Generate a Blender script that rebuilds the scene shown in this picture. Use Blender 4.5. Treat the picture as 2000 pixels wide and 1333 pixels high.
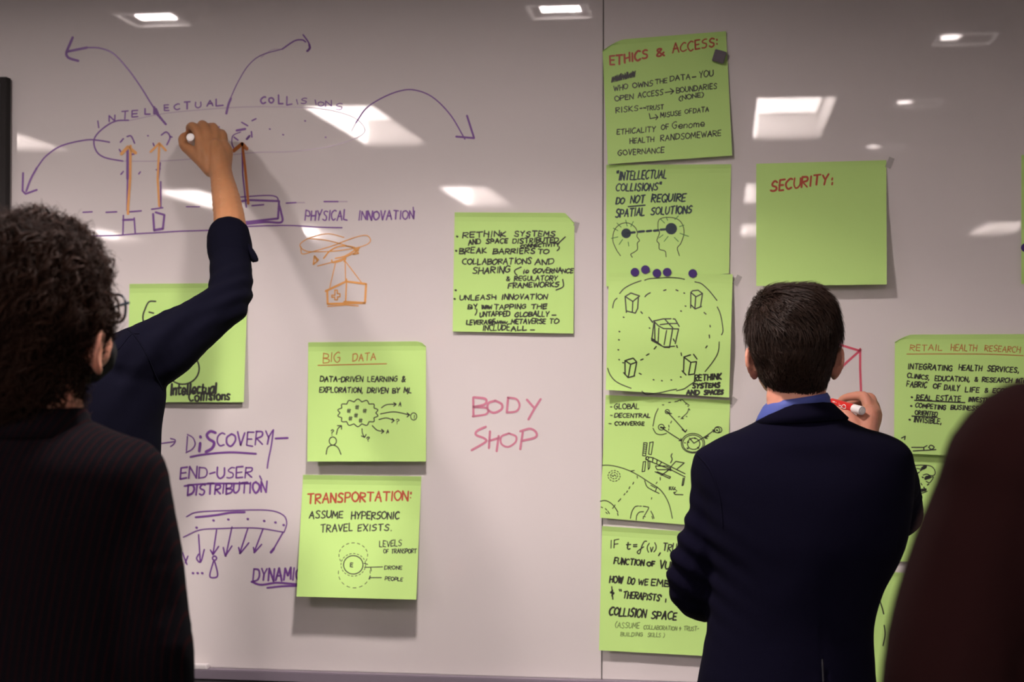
import bpy, bmesh, math, random
import numpy as np
from mathutils import Vector, Matrix, noise
from mathutils.bvhtree import BVHTree
random.seed(7); rng = np.random.default_rng(7)
S = bpy.context.scene; COL = S.collection
for o in list(bpy.data.objects): bpy.data.objects.remove(o)

# ------------------------------------------------------------ camera
F = 3100.0; CX, CY = 1000.0, 666.5
YAW = math.atan(420/F); PITCH = math.atan(33/F); ROLL = .003
CAMP = Vector((0, -3.62, 1.6))
fw = Vector((-math.sin(YAW)*math.cos(PITCH), math.cos(YAW)*math.cos(PITCH), math.sin(PITCH)))
rt = Vector((math.cos(YAW), math.sin(YAW), 0)); up = rt.cross(fw)
rt2 = rt*math.cos(ROLL) + up*math.sin(ROLL); up2 = rt2.cross(fw)
cam = bpy.data.cameras.new('camera'); camo = bpy.data.objects.new('camera', cam); COL.objects.link(camo)
cam.sensor_width = 36; cam.lens = F*36/2000; cam.clip_start = .05
camo.matrix_world = Matrix((( rt2.x, up2.x, -fw.x, CAMP.x), (rt2.y, up2.y, -fw.y, CAMP.y), (rt2.z, up2.z, -fw.z, CAMP.z), (0,0,0,1)))
cam.dof.use_dof = True; cam.dof.focus_distance = 3.12; cam.dof.aperture_fstop = 3.6
S.camera = camo
# ------------------------------------------------------------ light and exposure
w = bpy.data.worlds.new('world'); S.world = w; w.use_nodes = True
w.node_tree.nodes['Background'].inputs[0].default_value = (.05, .045, .045, 1)
S.view_settings.view_transform = 'Standard'; S.view_settings.look = 'None'
S.view_settings.exposure = 0.07; S.view_settings.gamma = 1; S.view_settings.use_curve_mapping = False
LIGHTC = (1, .87, .835)
DOWN_W = 18.0; DOWN_SPREAD = 124; PANEL_E = 32.0; TROF_W = 20.0

def ray(px, py):
    return (fw + rt2*((px-CX)/F) + up2*((CY-py)/F))
def at(px, py, dist):
    "the point seen at pixel px,py of the 2000 px photograph, dist metres in front of the wall"
    d = ray(px, py); t = (-dist - CAMP.y)/d.y
    return CAMP + d*t

# ------------------------------------------------------------ materials
def mat(name, c, rough=.6, spec=.5, metal=0, emit=None, es=0, bump=0, bscale=200, var=0, vscale=6, coat=0, sheen=0, sss=0, alpha=1):
    m = bpy.data.materials.new(name); m.use_nodes = True; nt = m.node_tree; b = nt.nodes['Principled BSDF']
    b.inputs['Base Color'].default_value = (*c, 1); b.inputs['Roughness'].default_value = rough
    b.inputs['Specular IOR Level'].default_value = spec; b.inputs['Metallic'].default_value = metal
    b.inputs['Coat Weight'].default_value = coat; b.inputs['Sheen Weight'].default_value = sheen
    b.inputs['Alpha'].default_value = alpha
    if sss: b.inputs['Subsurface Weight'].default_value = sss; b.inputs['Subsurface Scale'].default_value = .01
    if emit: b.inputs['Emission Color'].default_value = (*emit, 1); b.inputs['Emission Strength'].default_value = es
    tc = nt.nodes.new('ShaderNodeTexCoord')
    if bump:
        n = nt.nodes.new('ShaderNodeTexNoise'); n.inputs['Scale'].default_value = bscale; n.inputs['Detail'].default_value = 4
        nt.links.new(tc.outputs['Object'], n.inputs['Vector'])
        bp = nt.nodes.new('ShaderNodeBump'); bp.inputs['Strength'].default_value = bump; bp.inputs['Distance'].default_value = .004
        nt.links.new(n.outputs['Fac'], bp.inputs['Height']); nt.links.new(bp.outputs['Normal'], b.inputs['Normal'])
    if var:
        n = nt.nodes.new('ShaderNodeTexNoise'); n.inputs['Scale'].default_value = vscale; n.inputs['Detail'].default_value = 3
        nt.links.new(tc.outputs['Object'], n.inputs['Vector'])
        mx = nt.nodes.new('ShaderNodeMix'); mx.data_type = 'RGBA'
        mx.inputs[6].default_value = (*[x*(1-var) for x in c], 1); mx.inputs[7].default_value = (*[min(1, x*(1+var)) for x in c], 1)
        nt.links.new(n.outputs['Fac'], mx.inputs[0]); nt.links.new(mx.outputs[2], b.inputs['Base Color'])
    return m
M = {}
M['board'] = mat('board_enamel', (.70, .655, .645), rough=.05, spec=.5, var=.025, vscale=1.2)
nt = M['board'].node_tree; n = nt.nodes.new('ShaderNodeTexNoise'); n.inputs['Scale'].default_value = 2.5; n.inputs['Detail'].default_value = 5
tc = nt.nodes.new('ShaderNodeTexCoord'); nt.links.new(tc.outputs['Object'], n.inputs['Vector'])
mr = nt.nodes.new('ShaderNodeMapRange'); mr.inputs[1].default_value = .35; mr.inputs[2].default_value = .7; mr.inputs[3].default_value = .012; mr.inputs[4].default_value = .035
nt.links.new(n.outputs['Fac'], mr.inputs[0]); nt.links.new(mr.outputs[0], nt.nodes['Principled BSDF'].inputs['Roughness'])
M['paper'] = mat('green_paper', (.52, .79, .245), rough=.65, spec=.25, var=.02, vscale=5, bump=.06, bscale=14)
M['paint'] = mat('wall_paint', (.32, .29, .28), rough=.8, bump=.1)
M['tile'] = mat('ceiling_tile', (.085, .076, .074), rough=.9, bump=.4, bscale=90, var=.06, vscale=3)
M['carpet'] = mat('carpet', (.05, .047, .05), rough=1, bump=.5, bscale=400)
M['alu'] = mat('aluminium', (.26, .22, .27), rough=.45, metal=.2)
M['dark'] = mat('dark_plastic', (.02, .018, .02), rough=.5)
M['part'] = mat('display_case', (.022, .019, .019), rough=.95, bump=.3)
M['trimw'] = mat('white_trim', (.85, .82, .8), rough=.4)
M['glow'] = mat('lamp_lens', (.9, .9, .9), emit=LIGHTC, es=PANEL_E)
M['glowdim'] = mat('lamp_downlight_lens', (.9, .9, .9), emit=LIGHTC, es=235)
M['glowr'] = mat('lamp_spot_lens', (.9, .9, .9), emit=LIGHTC, es=45)
M['trimglow'] = mat('white_trim_added_glow', (.85, .82, .8), rough=.4, emit=LIGHTC, es=1.8)  # emission added to the white trim so its lines show in the board reflection
M['reflector'] = mat('lamp_housing', (.8, .78, .76), rough=.5)
M['ink'] = mat('black_ink', (.016, .016, .012), rough=.45)
M['navyink'] = mat('blue_black_ink', (.012, .03, .045), rough=.45)
M['greenink'] = mat('green_ink', (.05, .22, .05), rough=.5)
M['greyink'] = mat('faint_grey_ink', (.20, .30, .09), rough=.5)
M['redink'] = mat('red_ink', (.42, .055, .02), rough=.5)
M['orangeink'] = mat('orange_red_ink', (.48, .19, .04), rough=.5)
M['purple'] = mat('purple_marker', (.19, .07, .31), rough=.3)
M['purple2'] = mat('purple_marker_faint', (.54, .45, .54), rough=.2)
M['orange'] = mat('orange_marker', (.80, .38, .11), rough=.3)
M['orange2'] = mat('orange_marker_strong', (.52, .17, .045), rough=.3)
M['pink'] = mat('pink_marker', (.60, .22, .31), rough=.3)
M['pink2'] = mat('red_pink_marker', (.62, .09, .14), rough=.3)
M['violet'] = mat('violet_sticker', (.035, .005, .14), rough=.5)
M['magnet'] = mat('grey_magnet', (.13, .11, .13), rough=.6)
M['tape'] = mat('clear_tape', (.6, .57, .55), rough=.15, alpha=.5)
M['skin_a'] = mat('skin_tan', (.40, .185, .085), rough=.5, spec=.35, var=.12, vscale=25, bump=.15, bscale=300, sss=.12)
M['skin_b'] = mat('skin_light', (.50, .22, .15), rough=.5, spec=.35, var=.15, vscale=25, bump=.1, bscale=300, sss=.12)
M['hair_a'] = mat('hair_brown', (.019, .0098, .0064), rough=.45, spec=.18, var=.6, vscale=130)
M['hair_b'] = mat('hair_curly', (.0165, .0065, .0036), rough=.6, spec=.08, var=.5, vscale=40)
M['hairbase'] = mat('hair_root', (.006, .0035, .0025), rough=.8, spec=.2)
M['navy'] = mat('navy_suit', (.0024, .0020, .0078), rough=1, spec=.06, bump=.2, bscale=900)
M['shirtnavy'] = mat('navy_shirt', (.0030, .0030, .0080), rough=1, spec=.06, bump=.2, bscale=900)
M['blue'] = mat('blue_shirt', (.035, .055, .24), rough=.7, bump=.15, bscale=800)
M['maroon'] = mat('maroon_jacket', (.0105, .0032, .0033), rough=1, spec=.05, bump=.3, bscale=500)
M['trouser'] = mat('dark_trousers', (.012, .012, .016), rough=.85)
M['shoe'] = mat('black_leather', (.01, .01, .01), rough=.3)
M['mask'] = mat('black_mask', (.006, .006, .007), rough=.9, spec=.1)
M['frame'] = mat('glasses_frame', (.01, .018, .03), rough=.25)
M['lens'] = mat('glasses_lens', (.9, .95, .95), rough=.02, alpha=.12)
M['eye'] = mat('eyeball', (.7, .68, .66), rough=.2)
M['white'] = mat('white_plastic', (.75, .72, .72), rough=.35)
M['red'] = mat('red_plastic', (.55, .012, .015), rough=.3)
# pinstriped suit of the man in front
m = M['pin'] = mat('pinstripe_suit', (.011, .010, .014), rough=1, spec=.05)
nt = m.node_tree; tc = nt.nodes.new('ShaderNodeTexCoord'); sx = nt.nodes.new('ShaderNodeSeparateXYZ'); nt.links.new(tc.outputs['Object'], sx.inputs[0])
def mth(op, a, b=None, c=None):
    q = nt.nodes.new('ShaderNodeMath'); q.operation = op
    for i, v in enumerate((a, b, c)):
        if v is None: continue
        if isinstance(v, (int, float)): q.inputs[i].default_value = v
        else: nt.links.new(v, q.inputs[i])
    return q.outputs[0]
z2 = mth('SUBTRACT', sx.outputs['Z'], 1.05); curve = mth('MULTIPLY', mth('POWER', mth('MAXIMUM', z2, 0.0), 2.0), -.32)
u = mth('ADD', mth('ADD', sx.outputs['X'], curve), mth('MULTIPLY', sx.outputs['Z'], -.03))
fr = mth('FRACT', mth('MULTIPLY', u, 1/.0105)); st = mth('LESS_THAN', fr, .2)
mx = nt.nodes.new('ShaderNodeMix'); mx.data_type = 'RGBA'; mx.inputs[6].default_value = (.0026, .0023, .0036, 1); mx.inputs[7].default_value = (.0115, .0024, .0032, 1)
nt.links.new(st, mx.inputs[0]); nt.links.new(mx.outputs[2], nt.nodes['Principled BSDF'].inputs['Base Color'])

# ------------------------------------------------------------ object helpers
def link(name, me, material, parent=None, smooth=False):
    o = bpy.data.objects.new(name, me); COL.objects.link(o)
    if material: me.materials.append(M[material])
    if parent: o.parent = parent
    if smooth: me.polygons.foreach_set('use_smooth', [True]*len(me.polygons))
    return o
def tag(o, label, cat, group=None, kind=None):
    o['label'] = label; o['category'] = cat
    if group: o['group'] = group
    if kind: o['kind'] = kind
    return o
def empty(name, loc=(0,0,0)):
    o = bpy.data.objects.new(name, None); COL.objects.link(o); o.location = loc; o.empty_display_size = .05; return o
def mesh(name, vs, fs):
    me = bpy.data.meshes.new(name); me.from_pydata([tuple(v) for v in vs], [], fs); me.update(); return me
def box(name, lo, hi, material, parent=None, bevel=0, origin=True):
    lo = Vector(lo); hi = Vector(hi)
    bm = bmesh.new(); bmesh.ops.create_cube(bm, size=1)
    for v in bm.verts: v.co = Vector([lo[i] + (v.co[i]+.5)*(hi[i]-lo[i]) for i in range(3)])
    if bevel: bmesh.ops.bevel(bm, geom=bm.edges[:], offset=bevel, segments=2, affect='EDGES')
    me = bpy.data.meshes.new(name); bm.to_mesh(me); bm.free()
    return link(name, me, material, parent)
def struct(o): o['kind'] = 'structure'; return o

# ------------------------------------------------------------ room
X0, X1, Y1, H = -6.6, 4.8, -11.5, 2.65
struct(box('floor', (X0, Y1, -.1), (X1, .1, 0), 'carpet'))
struct(box('wall_front', (X0, .02, 0), (X1, .14, H+.3), 'paint'))
struct(box('wall_left', (X0-.1, Y1, 0), (X0, .14, H+.3), 'paint'))
struct(box('wall_right', (X1, Y1, 0), (X1+.1, .14, H+.3), 'paint'))
struct(box('wall_back', (X0, Y1-.1, 0), (X1, Y1, H+.3), 'paint'))
struct(box('baseboard_front', (X0, .005, 0), (X1, .02, .10), 'dark'))
# lamps: troffers (x of the glowing upright lens, y centre), downlights
TROF = [(x, y) for y in (-3.38, -6.54, -9.40) for x in (-5.42, -3.58, -1.75, .13, 2.0, 3.85) if x > X0+.5]
DOWN = [(-1.77, -1.11, 'a'), (-.505, -1.15, 'a'), (.77, -1.72, 'r'), (.77, -3.04, 'r'), (.77, -4.41, 'r')]
holes = [(x-.01, y-.6, x+.3, y+.6) for x, y in TROF] + [(x-.085, y-.085, x+.085, y+.085) for x, y, k in DOWN]
xs = sorted({X0, X1, *[h[0] for h in holes], *[h[2] for h in holes]}); ys = sorted({Y1, .02, *[h[1] for h in holes], *[h[3] for h in holes]})
vs = [(x, y, H) for y in ys for x in xs]; fs = []
for j in range(len(ys)-1):
    for i in range(len(xs)-1):
        cx, cy = (xs[i]+xs[i+1])/2, (ys[j]+ys[j+1])/2
        if any(h[0] < cx < h[2] and h[1] < cy < h[3] for h in holes): continue
        a = j*len(xs)+i; fs.append((a, a+len(xs), a+len(xs)+1, a+1))
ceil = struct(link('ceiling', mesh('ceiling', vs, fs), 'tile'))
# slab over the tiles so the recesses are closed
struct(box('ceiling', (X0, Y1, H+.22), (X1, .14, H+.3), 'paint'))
def frame(name, x0, y0, x1, y1, z0, z1, t, material, parent):
    vs = []; fs = []
    for z in (z0, z1):
        for d in (0, t):
            vs += [(x0-t+d, y0-t+d, z), (x1+t-d, y0-t+d, z), (x1+t-d, y1+t-d, z), (x0-t+d, y1+t-d, z)]
    for i in range(4):
        j = (i+1) % 4
        fs += [(i, j, j+4, i+4), (8+i, 12+i, 12+j, 8+j), (i, 8+i, 8+j, j), (4+i, 4+j, 12+j, 12+i)]
    return link(name, mesh(name, vs, fs), material, parent)
def area(name, loc, sx, sy, watt, rot=(0,0,0), parent=None, spread=180):
    l = bpy.data.lights.new(name, 'AREA'); l.shape = 'RECTANGLE'; l.size = sx; l.size_y = sy; l.energy = watt; l.color = LIGHTC; l.spread = math.radians(spread)
    o = bpy.data.objects.new(name, l); COL.objects.link(o); o.location = loc; o.rotation_euler = rot
    if parent: o.parent = parent
    return o
colname = {-5.42: 'far left', -3.58: 'left', -1.75: 'middle left', .13: 'middle right', 2.0: 'right', 3.85: 'far right'}
rowname = {-3.38: 'first row from the whiteboard', -6.54: 'second row from the whiteboard', -9.40: 'third row from the whiteboard'}
for x, y in TROF:
    t = empty('ceiling_light', (x, y, H)); tag(t, 'recessed ceiling light panel, %s of the %s' % (colname[x], rowname[y]), 'light', 'recessed ceiling panels')
    frame('trim_frame', -.31, -.61, .30, .61, -.012, 0.0, .012, 'trimw', t)
    link('side_panel', mesh('side_panel', [(-.31,-.61,-.004), (-.01,-.61,-.004), (-.01,.61,-.004), (-.31,.61,-.004)], [(0,3,2,1)]), 'reflector', t)
    D = .115
    link('lamp_housing', mesh('lamp_housing', [(0,-.6,0), (.3,-.6,0), (.3,.6,0), (0,.6,0), (0,-.6,D), (.3,-.6,D), (.3,.6,D), (0,.6,D)], [(4,5,6,7), (0,1,5,4), (1,2,6,5), (2,3,7,6)]), 'reflector', t)
    link('lens', mesh('lens', [(.001,-.6,0), (.001,.6,0), (.001,.6,D), (.001,-.6,D), (-.01,-.6,0), (-.01,.6,0)], [(0,1,2,3), (0,4,5,1)]), 'glow', t)
    area('lamp', (.15, 0, D-.004), .27, 1.16, TROF_W, parent=t)
for x, y, k in DOWN:
    t = empty('downlight', (x, y, H))
    if k == 'a':
        tag(t, 'small square ceiling downlight close to the whiteboard, %s of the two' % ('left' if x < -1 else 'right'), 'light', 'square downlights')
    else:
        tag(t, 'small square ceiling spotlight with a slim white trim, %s' % {-1.72: 'nearest the whiteboard', -3.04: 'second from the whiteboard', -4.41: 'third from the whiteboard'}[y], 'light', 'square downlights')
    frame('trim_frame', -.085, -.085, .085, .085, -.004, 0.001, .010, 'trimglow', t)
    d = .013 if k == 'a' else .05; q = .085
    link('lamp_housing', mesh('lamp_housing', [(-q,-q,0), (q,-q,0), (q,q,0), (-q,q,0), (-q,-q,.06), (q,-q,.06), (q,q,.06), (-q,q,.06)], [(0,1,5,4), (1,2,6,5), (2,3,7,6), (3,0,4,7), (4,5,6,7)]), 'dark', t)
    if k == 'a':
        link('lens', mesh('lens', [(-.058,-.062,d), (.062,-.062,d), (.062,.066,d), (-.058,.066,d)], [(0,1,2,3)]), 'glowdim', t)
        area('lamp', (0, 0, -.006), .16, .16, DOWN_W*(.72 if x < -1 else 1), parent=t, spread=DOWN_SPREAD)
    else:
        link('lens', mesh('lens', [(-.075,-.04,.006), (-.02,-.065,.012), (.03,.04,.03), (-.06,.05,.022)], [(0,1,2,3)]), 'glowr', t)

# ------------------------------------------------------------ whiteboards, tray
XS = at(1177, 700, 0).x
ZB = at(1000, 1326.5, .02).z
def board(name, x0, x1, label):
    t = empty(name, ((x0+x1)/2, 0, ZB)); tag(t, label, 'whiteboard')
    b = box('panel', (x0-(x0+x1)/2, 0.0, 0), (x1-(x0+x1)/2, .018, 2.63-ZB), 'board', t, bevel=.0015)
    return t
WB1 = board('whiteboard', -3.4, XS-.0011, 'glossy whiteboard panel left of the seam with purple and orange drawings')
WB2 = board('whiteboard', XS+.0011, 2.6, 'glossy whiteboard panel right of the seam, behind the man in the navy suit')
tr = empty('marker_tray', (-.4, 0, ZB)); tag(tr, 'slim grey aluminium tray running along the foot of the whiteboards', 'tray')
box('lip', (-3.0, -.028, -.022), (3.0, -.0006, .0012), 'alu', tr, bevel=.002)
box('ledge', (-3.0, -.05, -.034), (3.0, -.0, -.024), 'dark', tr, bevel=.002)
p = at(397, 1309, .015)
e = box('board_eraser', (p.x-.06, -.027, ZB+.0), (at(406, 1305, .02).x, -.003, ZB+.011), 'white', bevel=.002); tag(e, 'white eraser block lying at the left on the marker tray', 'eraser')
# dark display hung at the far left
px = at(11, 400, .03); zt = at(10, 150, .03).z
pt = empty('display_screen', (px.x-.62, -.0, zt-.36)); tag(pt, 'dark flat display hung over the whiteboard, its edge at the far left', 'display')
box('case', (-.62, -.030, -.36), (.62, -.006, .36), 'part', pt, bevel=.001)
box('screen', (-.605, -.0315, -.345), (.605, -.029, .345), 'dark', pt)
box('bracket', (-.2, -.007, -.2), (.2, -.0005, .2), 'dark', pt)

# ------------------------------------------------------------ handwriting
G = {
'A':(8,"0 0 4 10 8 0;1 4 7 4"),'B':(7,"0 0 0 10;c0 10 6 9 6 6 0 5;c0 5 7 4 7 1 0 0"),'C':(7,"c7 9 4 10 0 7 0 3 3 0 7 1"),
'D':(8,"0 0 0 10;c0 10 6 9 8 5 6 1 0 0"),'E':(6,"6 10 0 10 0 0 6 0;0 5 5 5"),'F':(6,"6 10 0 10 0 0;0 5 5 5"),'G':(8,"c7 9 4 10 0 7 0 3 4 0 7 2;7 2 7 5 4 5"),
'H':(7,"0 0 0 10;7 0 7 10;0 5 7 5"),'I':(2,"1 0 1 10"),'J':(5,"c5 10 5 2 3 0 0 2"),'K':(7,"0 0 0 10;6 10 0 4 7 0"),'L':(6,"0 10 0 0 6 0"),
'M':(9,"0 0 1 10 5 3 8 10 9 0"),'N':(7,"0 0 0 10 7 0 7 10"),'O':(8,"c4 10 0 8 0 3 4 0 8 3 8 7 4 10"),'P':(7,"0 0 0 10;c0 10 6 9 6 5 0 4.5"),
'Q':(8,"c4 10 0 8 0 3 4 0 8 3 8 7 4 10;5 3 8 -1"),'R':(7,"0 0 0 10;c0 10 6 9 6 6 0 5;1 5 7 0"),'S':(7,"c7 9 4 10 1 8 2 6 6 4 6 1 3 0 0 1"),
'T':(8,"0 10 8 10;4 10 4 0"),'U':(7,"c0 10 0 3 3 0 7 3 7 10"),'V':(7,"0 10 3.5 0 7 10"),'W':(10,"0 10 2.5 0 5 8 7.5 0 10 10"),'X':(7,"0 0 7 10;0 10 7 0"),
'Y':(7,"0 10 3.5 5 7 10;3.5 5 3 0"),'Z':(7,"0 10 7 10 0 0 7 0"),
'a':(6,"c6 6 2 6 0 3 2 0 6 2;6 6 6 0"),'c':(5,"c5 6 2 6 0 3 2 0 5 1"),'e':(6,"c0 3 6 3 5 6 2 6 0 3 2 0 6 1"),'g':(6,"c6 6 2 6 0 3 2 0 6 2;c6 6 6 -4 0 -3"),
'i':(2,"1 6 1 0;1 8.5 1.2 9"),'l':(2,"1 10 1 0"),'n':(5,"0 6 0 0;c0 4 3 6 5 5 5 0"),'o':(6,"c3 6 0 4 1 0 5 0 6 4 3 6"),'s':(5,"c5 5.5 2 6 1 4 4 2 4 0 0 .5"),
't':(5,"c2 9 2 2 3 0 5 1;0 6 5 6"),'u':(5,"c0 6 0 1 3 0 5 2;5 6 5 0"),'m':(8,"0 6 0 0;c0 4 2 6 4 5 4 0;c4 4 6 6 8 5 8 0"),'r':(4,"0 6 0 0;c0 4 2 6 4 6"),
'f':(6,"c7 10 5 10 3 5 2 -3 0 -3 0 -1 5 4"),'v':(5,"0 6 2.5 0 5 6"),'y':(5,"0 6 3 0;c5 6 3 0 0 -4"),
'&':(7,"c7 0 1 7 2 10 5 9 1 4 0 1 3 0 7 5"),'8':(6,"c3 5 0 8 3 10 5 8 0 2 3 0 6 2 3 5"),':':(2,"1 7 1 8;1 2 1 3"),',':(2,"1.4 1 .6 -2"),'.':(2,"1 0 1.3 .6"),'-':(5,"0 5 5 5.3"),
'"':(4,"0 11 .3 8.5;2.6 11 2.6 8.5"),'(':(3,"c3 11 0 7 0 3 3 -1"),')':(3,"c0 11 3 7 3 3 0 -1"),'?':(5,"c0 8 2 10 5 8 2 5 2 3;2 0 2.3 .6"),'!':(2,"1 10 1 3;1 0 1.2 .6"),
'=':(5,"0 6.5 5 6.5;0 3.5 5 3.5"),'>':(12,"0 5 12 5;8 8 12 5 8 2"),'+':(6,"3 9 3 0;c3 8 0 5 6 5 3 2;0 5 3 8")}
def smooth(P, n=7):
    P = [np.array(p, float) for p in P]; Q = [2*P[0]-P[1]] + P + [2*P[-1]-P[-2]]; out = []
    for i in range(1, len(Q)-2):
        for k in range(n):
            t = k/n; a, b, c, d = Q[i-1:i+3]
            out.append(.5*((2*b) + (c-a)*t + (2*a-5*b+4*c-d)*t*t + (3*b-a-3*c+d)*t**3))
    return out + [P[-1]]
class Ink:
    def __init__(s, surf, ox=0, oy=0, sc=1): s.surf = surf; s.lines = []; s.tf = (ox, oy, sc); s.row = []; s.ly = None
    def at(s, ox=0, oy=0, sc=1): s.tf = (ox, oy, sc); return s
    def P(s, p): return (s.tf[0]+p[0]/s.tf[2], s.tf[1]+p[1]/s.tf[2])
    def L(s, w, *strs):
        "polylines; a leading c makes a curve"
        for st in ';'.join(strs).split(';'):
            cv = st.startswith('c'); v = [float(x) for x in st.lstrip('c').split()]
            pts = [s.P((v[i], v[i+1])) for i in range(0, len(v), 2)]
            s.lines.append((smooth(pts) if cv and len(pts) > 2 else pts, w))
        return s
    def circ(s, w, x, y, rx, ry=None, a0=0, a1=360, dash=0):
        ry = ry or rx; n = 28
        if dash:
            for k in range(dash):
                b0 = a0+(a1-a0)*k/dash; b1 = b0+(a1-a0)/dash*.5
                s.lines.append(([s.P((x+rx*math.cos(math.radians(b)), y+ry*math.sin(math.radians(b)))) for b in np.linspace(b0, b1, 4)], w))
        else:
            s.lines.append(([s.P((x+rx*math.cos(math.radians(b)), y+ry*math.sin(math.radians(b)))) for b in np.linspace(a0, a1, n)], w))
        return s
    def disc(s, x, y, r):
        for k in (1, .6, .25): s.circ(r*.55/s.tf[2]*(1), x, y, r*k*.85)
        return s
    def dots(s, w, *xy):
        for i in range(0, len(xy), 2): s.lines.append(([s.P((xy[i]-.8*s.tf[2], xy[i+1])), s.P((xy[i]+.8*s.tf[2], xy[i+1]+.6*s.tf[2]))], w))
        return s
    def scrib(s, w, x0, y0, x1, y1, h, n=14):
        pts = []
        for k in range(n*2):
            t = k/(n*2-1); pts.append(s.P((x0+(x1-x0)*t+random.uniform(-1,1), y0+(y1-y0)*t + (-h if k % 2 else 0)*random.uniform(.6, 1))))
        s.lines.append((pts, w)); return s
    def T(s, text, x0, y0, x1, y1, h, w, slant=.10, jit=.75):
        x0, y0 = s.P((x0, y0)); x1, y1 = s.P((x1, y1)); h = h/s.tf[2]
        if s.ly is None or abs(y0-s.ly) > 9: s.row.append(len(s.lines))
        s.ly = y0
        adv = [(6 if c == ' ' else G[c][0]) + 2.6 for c in text]; tot = sum(adv)-2.6
        L = math.hypot(x1-x0, y1-y0); d = ((x1-x0)/L, (y1-y0)/L); nrm = (d[1], -d[0]); kx = L/tot; ky = h/10; pos = 0
        for c, a in zip(text, adv):
            if c != ' ':
                jy = random.gauss(0, .35)*jit; js = 1+random.gauss(0, .05)*jit; jr = random.gauss(0, .05)*jit
                for st in G[c][1].split(';'):
                    cv = st.startswith('c'); v = [float(q) for q in st.lstrip('c').split()]; pts = []
                    for i in range(0, len(v), 2):
                        gx = pos + v[i] + random.gauss(0, .28)*jit; gy = (v[i+1]*js + jy + (v[i]-3)*jr*2 + random.gauss(0, .28)*jit)
                        ax = gx*kx + gy*ky*slant; ay = gy*ky
                        pts.append((x0 + d[0]*ax + nrm[0]*ay, y0 + d[1]*ax + nrm[1]*ay))
                    s.lines.append((smooth(pts) if cv else pts, w*random.uniform(.85, 1.15)))
            pos += a
        return s
    def build(s, name, material, parent, label=None, lift=.0006):
        if 'lettering' in name and len(s.row) > 1:
            st = [0]+s.row[1:]+[len(s.lines)]
            for i, j in zip(st, st[1:]):
                q = Ink(s.surf); q.lines = s.lines[i:j]
                if q.lines: q.build(name, material, parent, label, lift)
            return
        vs = []; fs = []
        parts = []
        for pts, w in s.lines:
            P = [np.array(p, float) for p in pts]; P = [P[0]] + [q for p, q in zip(P, P[1:]) if np.linalg.norm(q-p) > 1e-3]; cur = [P[0]]
            for i in range(1, len(P)):
                cur.append(P[i])
                if i < len(P)-1:
                    u, v = P[i]-P[i-1], P[i+1]-P[i]
                    if np.dot(u, v) < .72*np.linalg.norm(u)*np.linalg.norm(v): parts.append((cur, w)); cur = [P[i]]
            parts.append((cur, w))
        for pts, w in parts:
            if len(pts) < 2: continue
            P = pts; Q = [P[0]]
            for a, b in zip(P, P[1:]):
                n = max(1, int(np.linalg.norm(b-a)/9)); Q += [a+(b-a)*k/n for k in range(1, n+1)]
            P = [Q[0]] + [b for a, b in zip(Q, Q[1:]) if np.linalg.norm(b-a) > 1e-3]
            if len(P) < 2: continue
            d0 = P[1]-P[0]; d1 = P[-1]-P[-2]
            P = [P[0]-d0/np.linalg.norm(d0)*w*.4] + P + [P[-1]+d1/np.linalg.norm(d1)*w*.4]; n = len(P); base = len(vs)
            for i in range(n):
                t = P[min(i+1, n-1)]-P[max(i-1, 0)]; t = t/(np.linalg.norm(t)+1e-9); q = np.array((-t[1], t[0])); ww = w*.5*(.45 if i in (0, n-1) else 1)
                for sgn in (1, -1):
                    r = P[i]+q*ww*sgn; vs.append(s.surf(r[0], r[1], lift))
                if i: b = base+2*i; fs.append((b-2, b, b+1, b-1))
        wp = parent.location if parent else Vector()
        me = mesh(name, [v-wp for v in vs], fs); o = link(name, me, material, parent)
        if label: o['label'] = label
        return o
boardsurf = lambda x, y, e: at(x, y, e)

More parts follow.
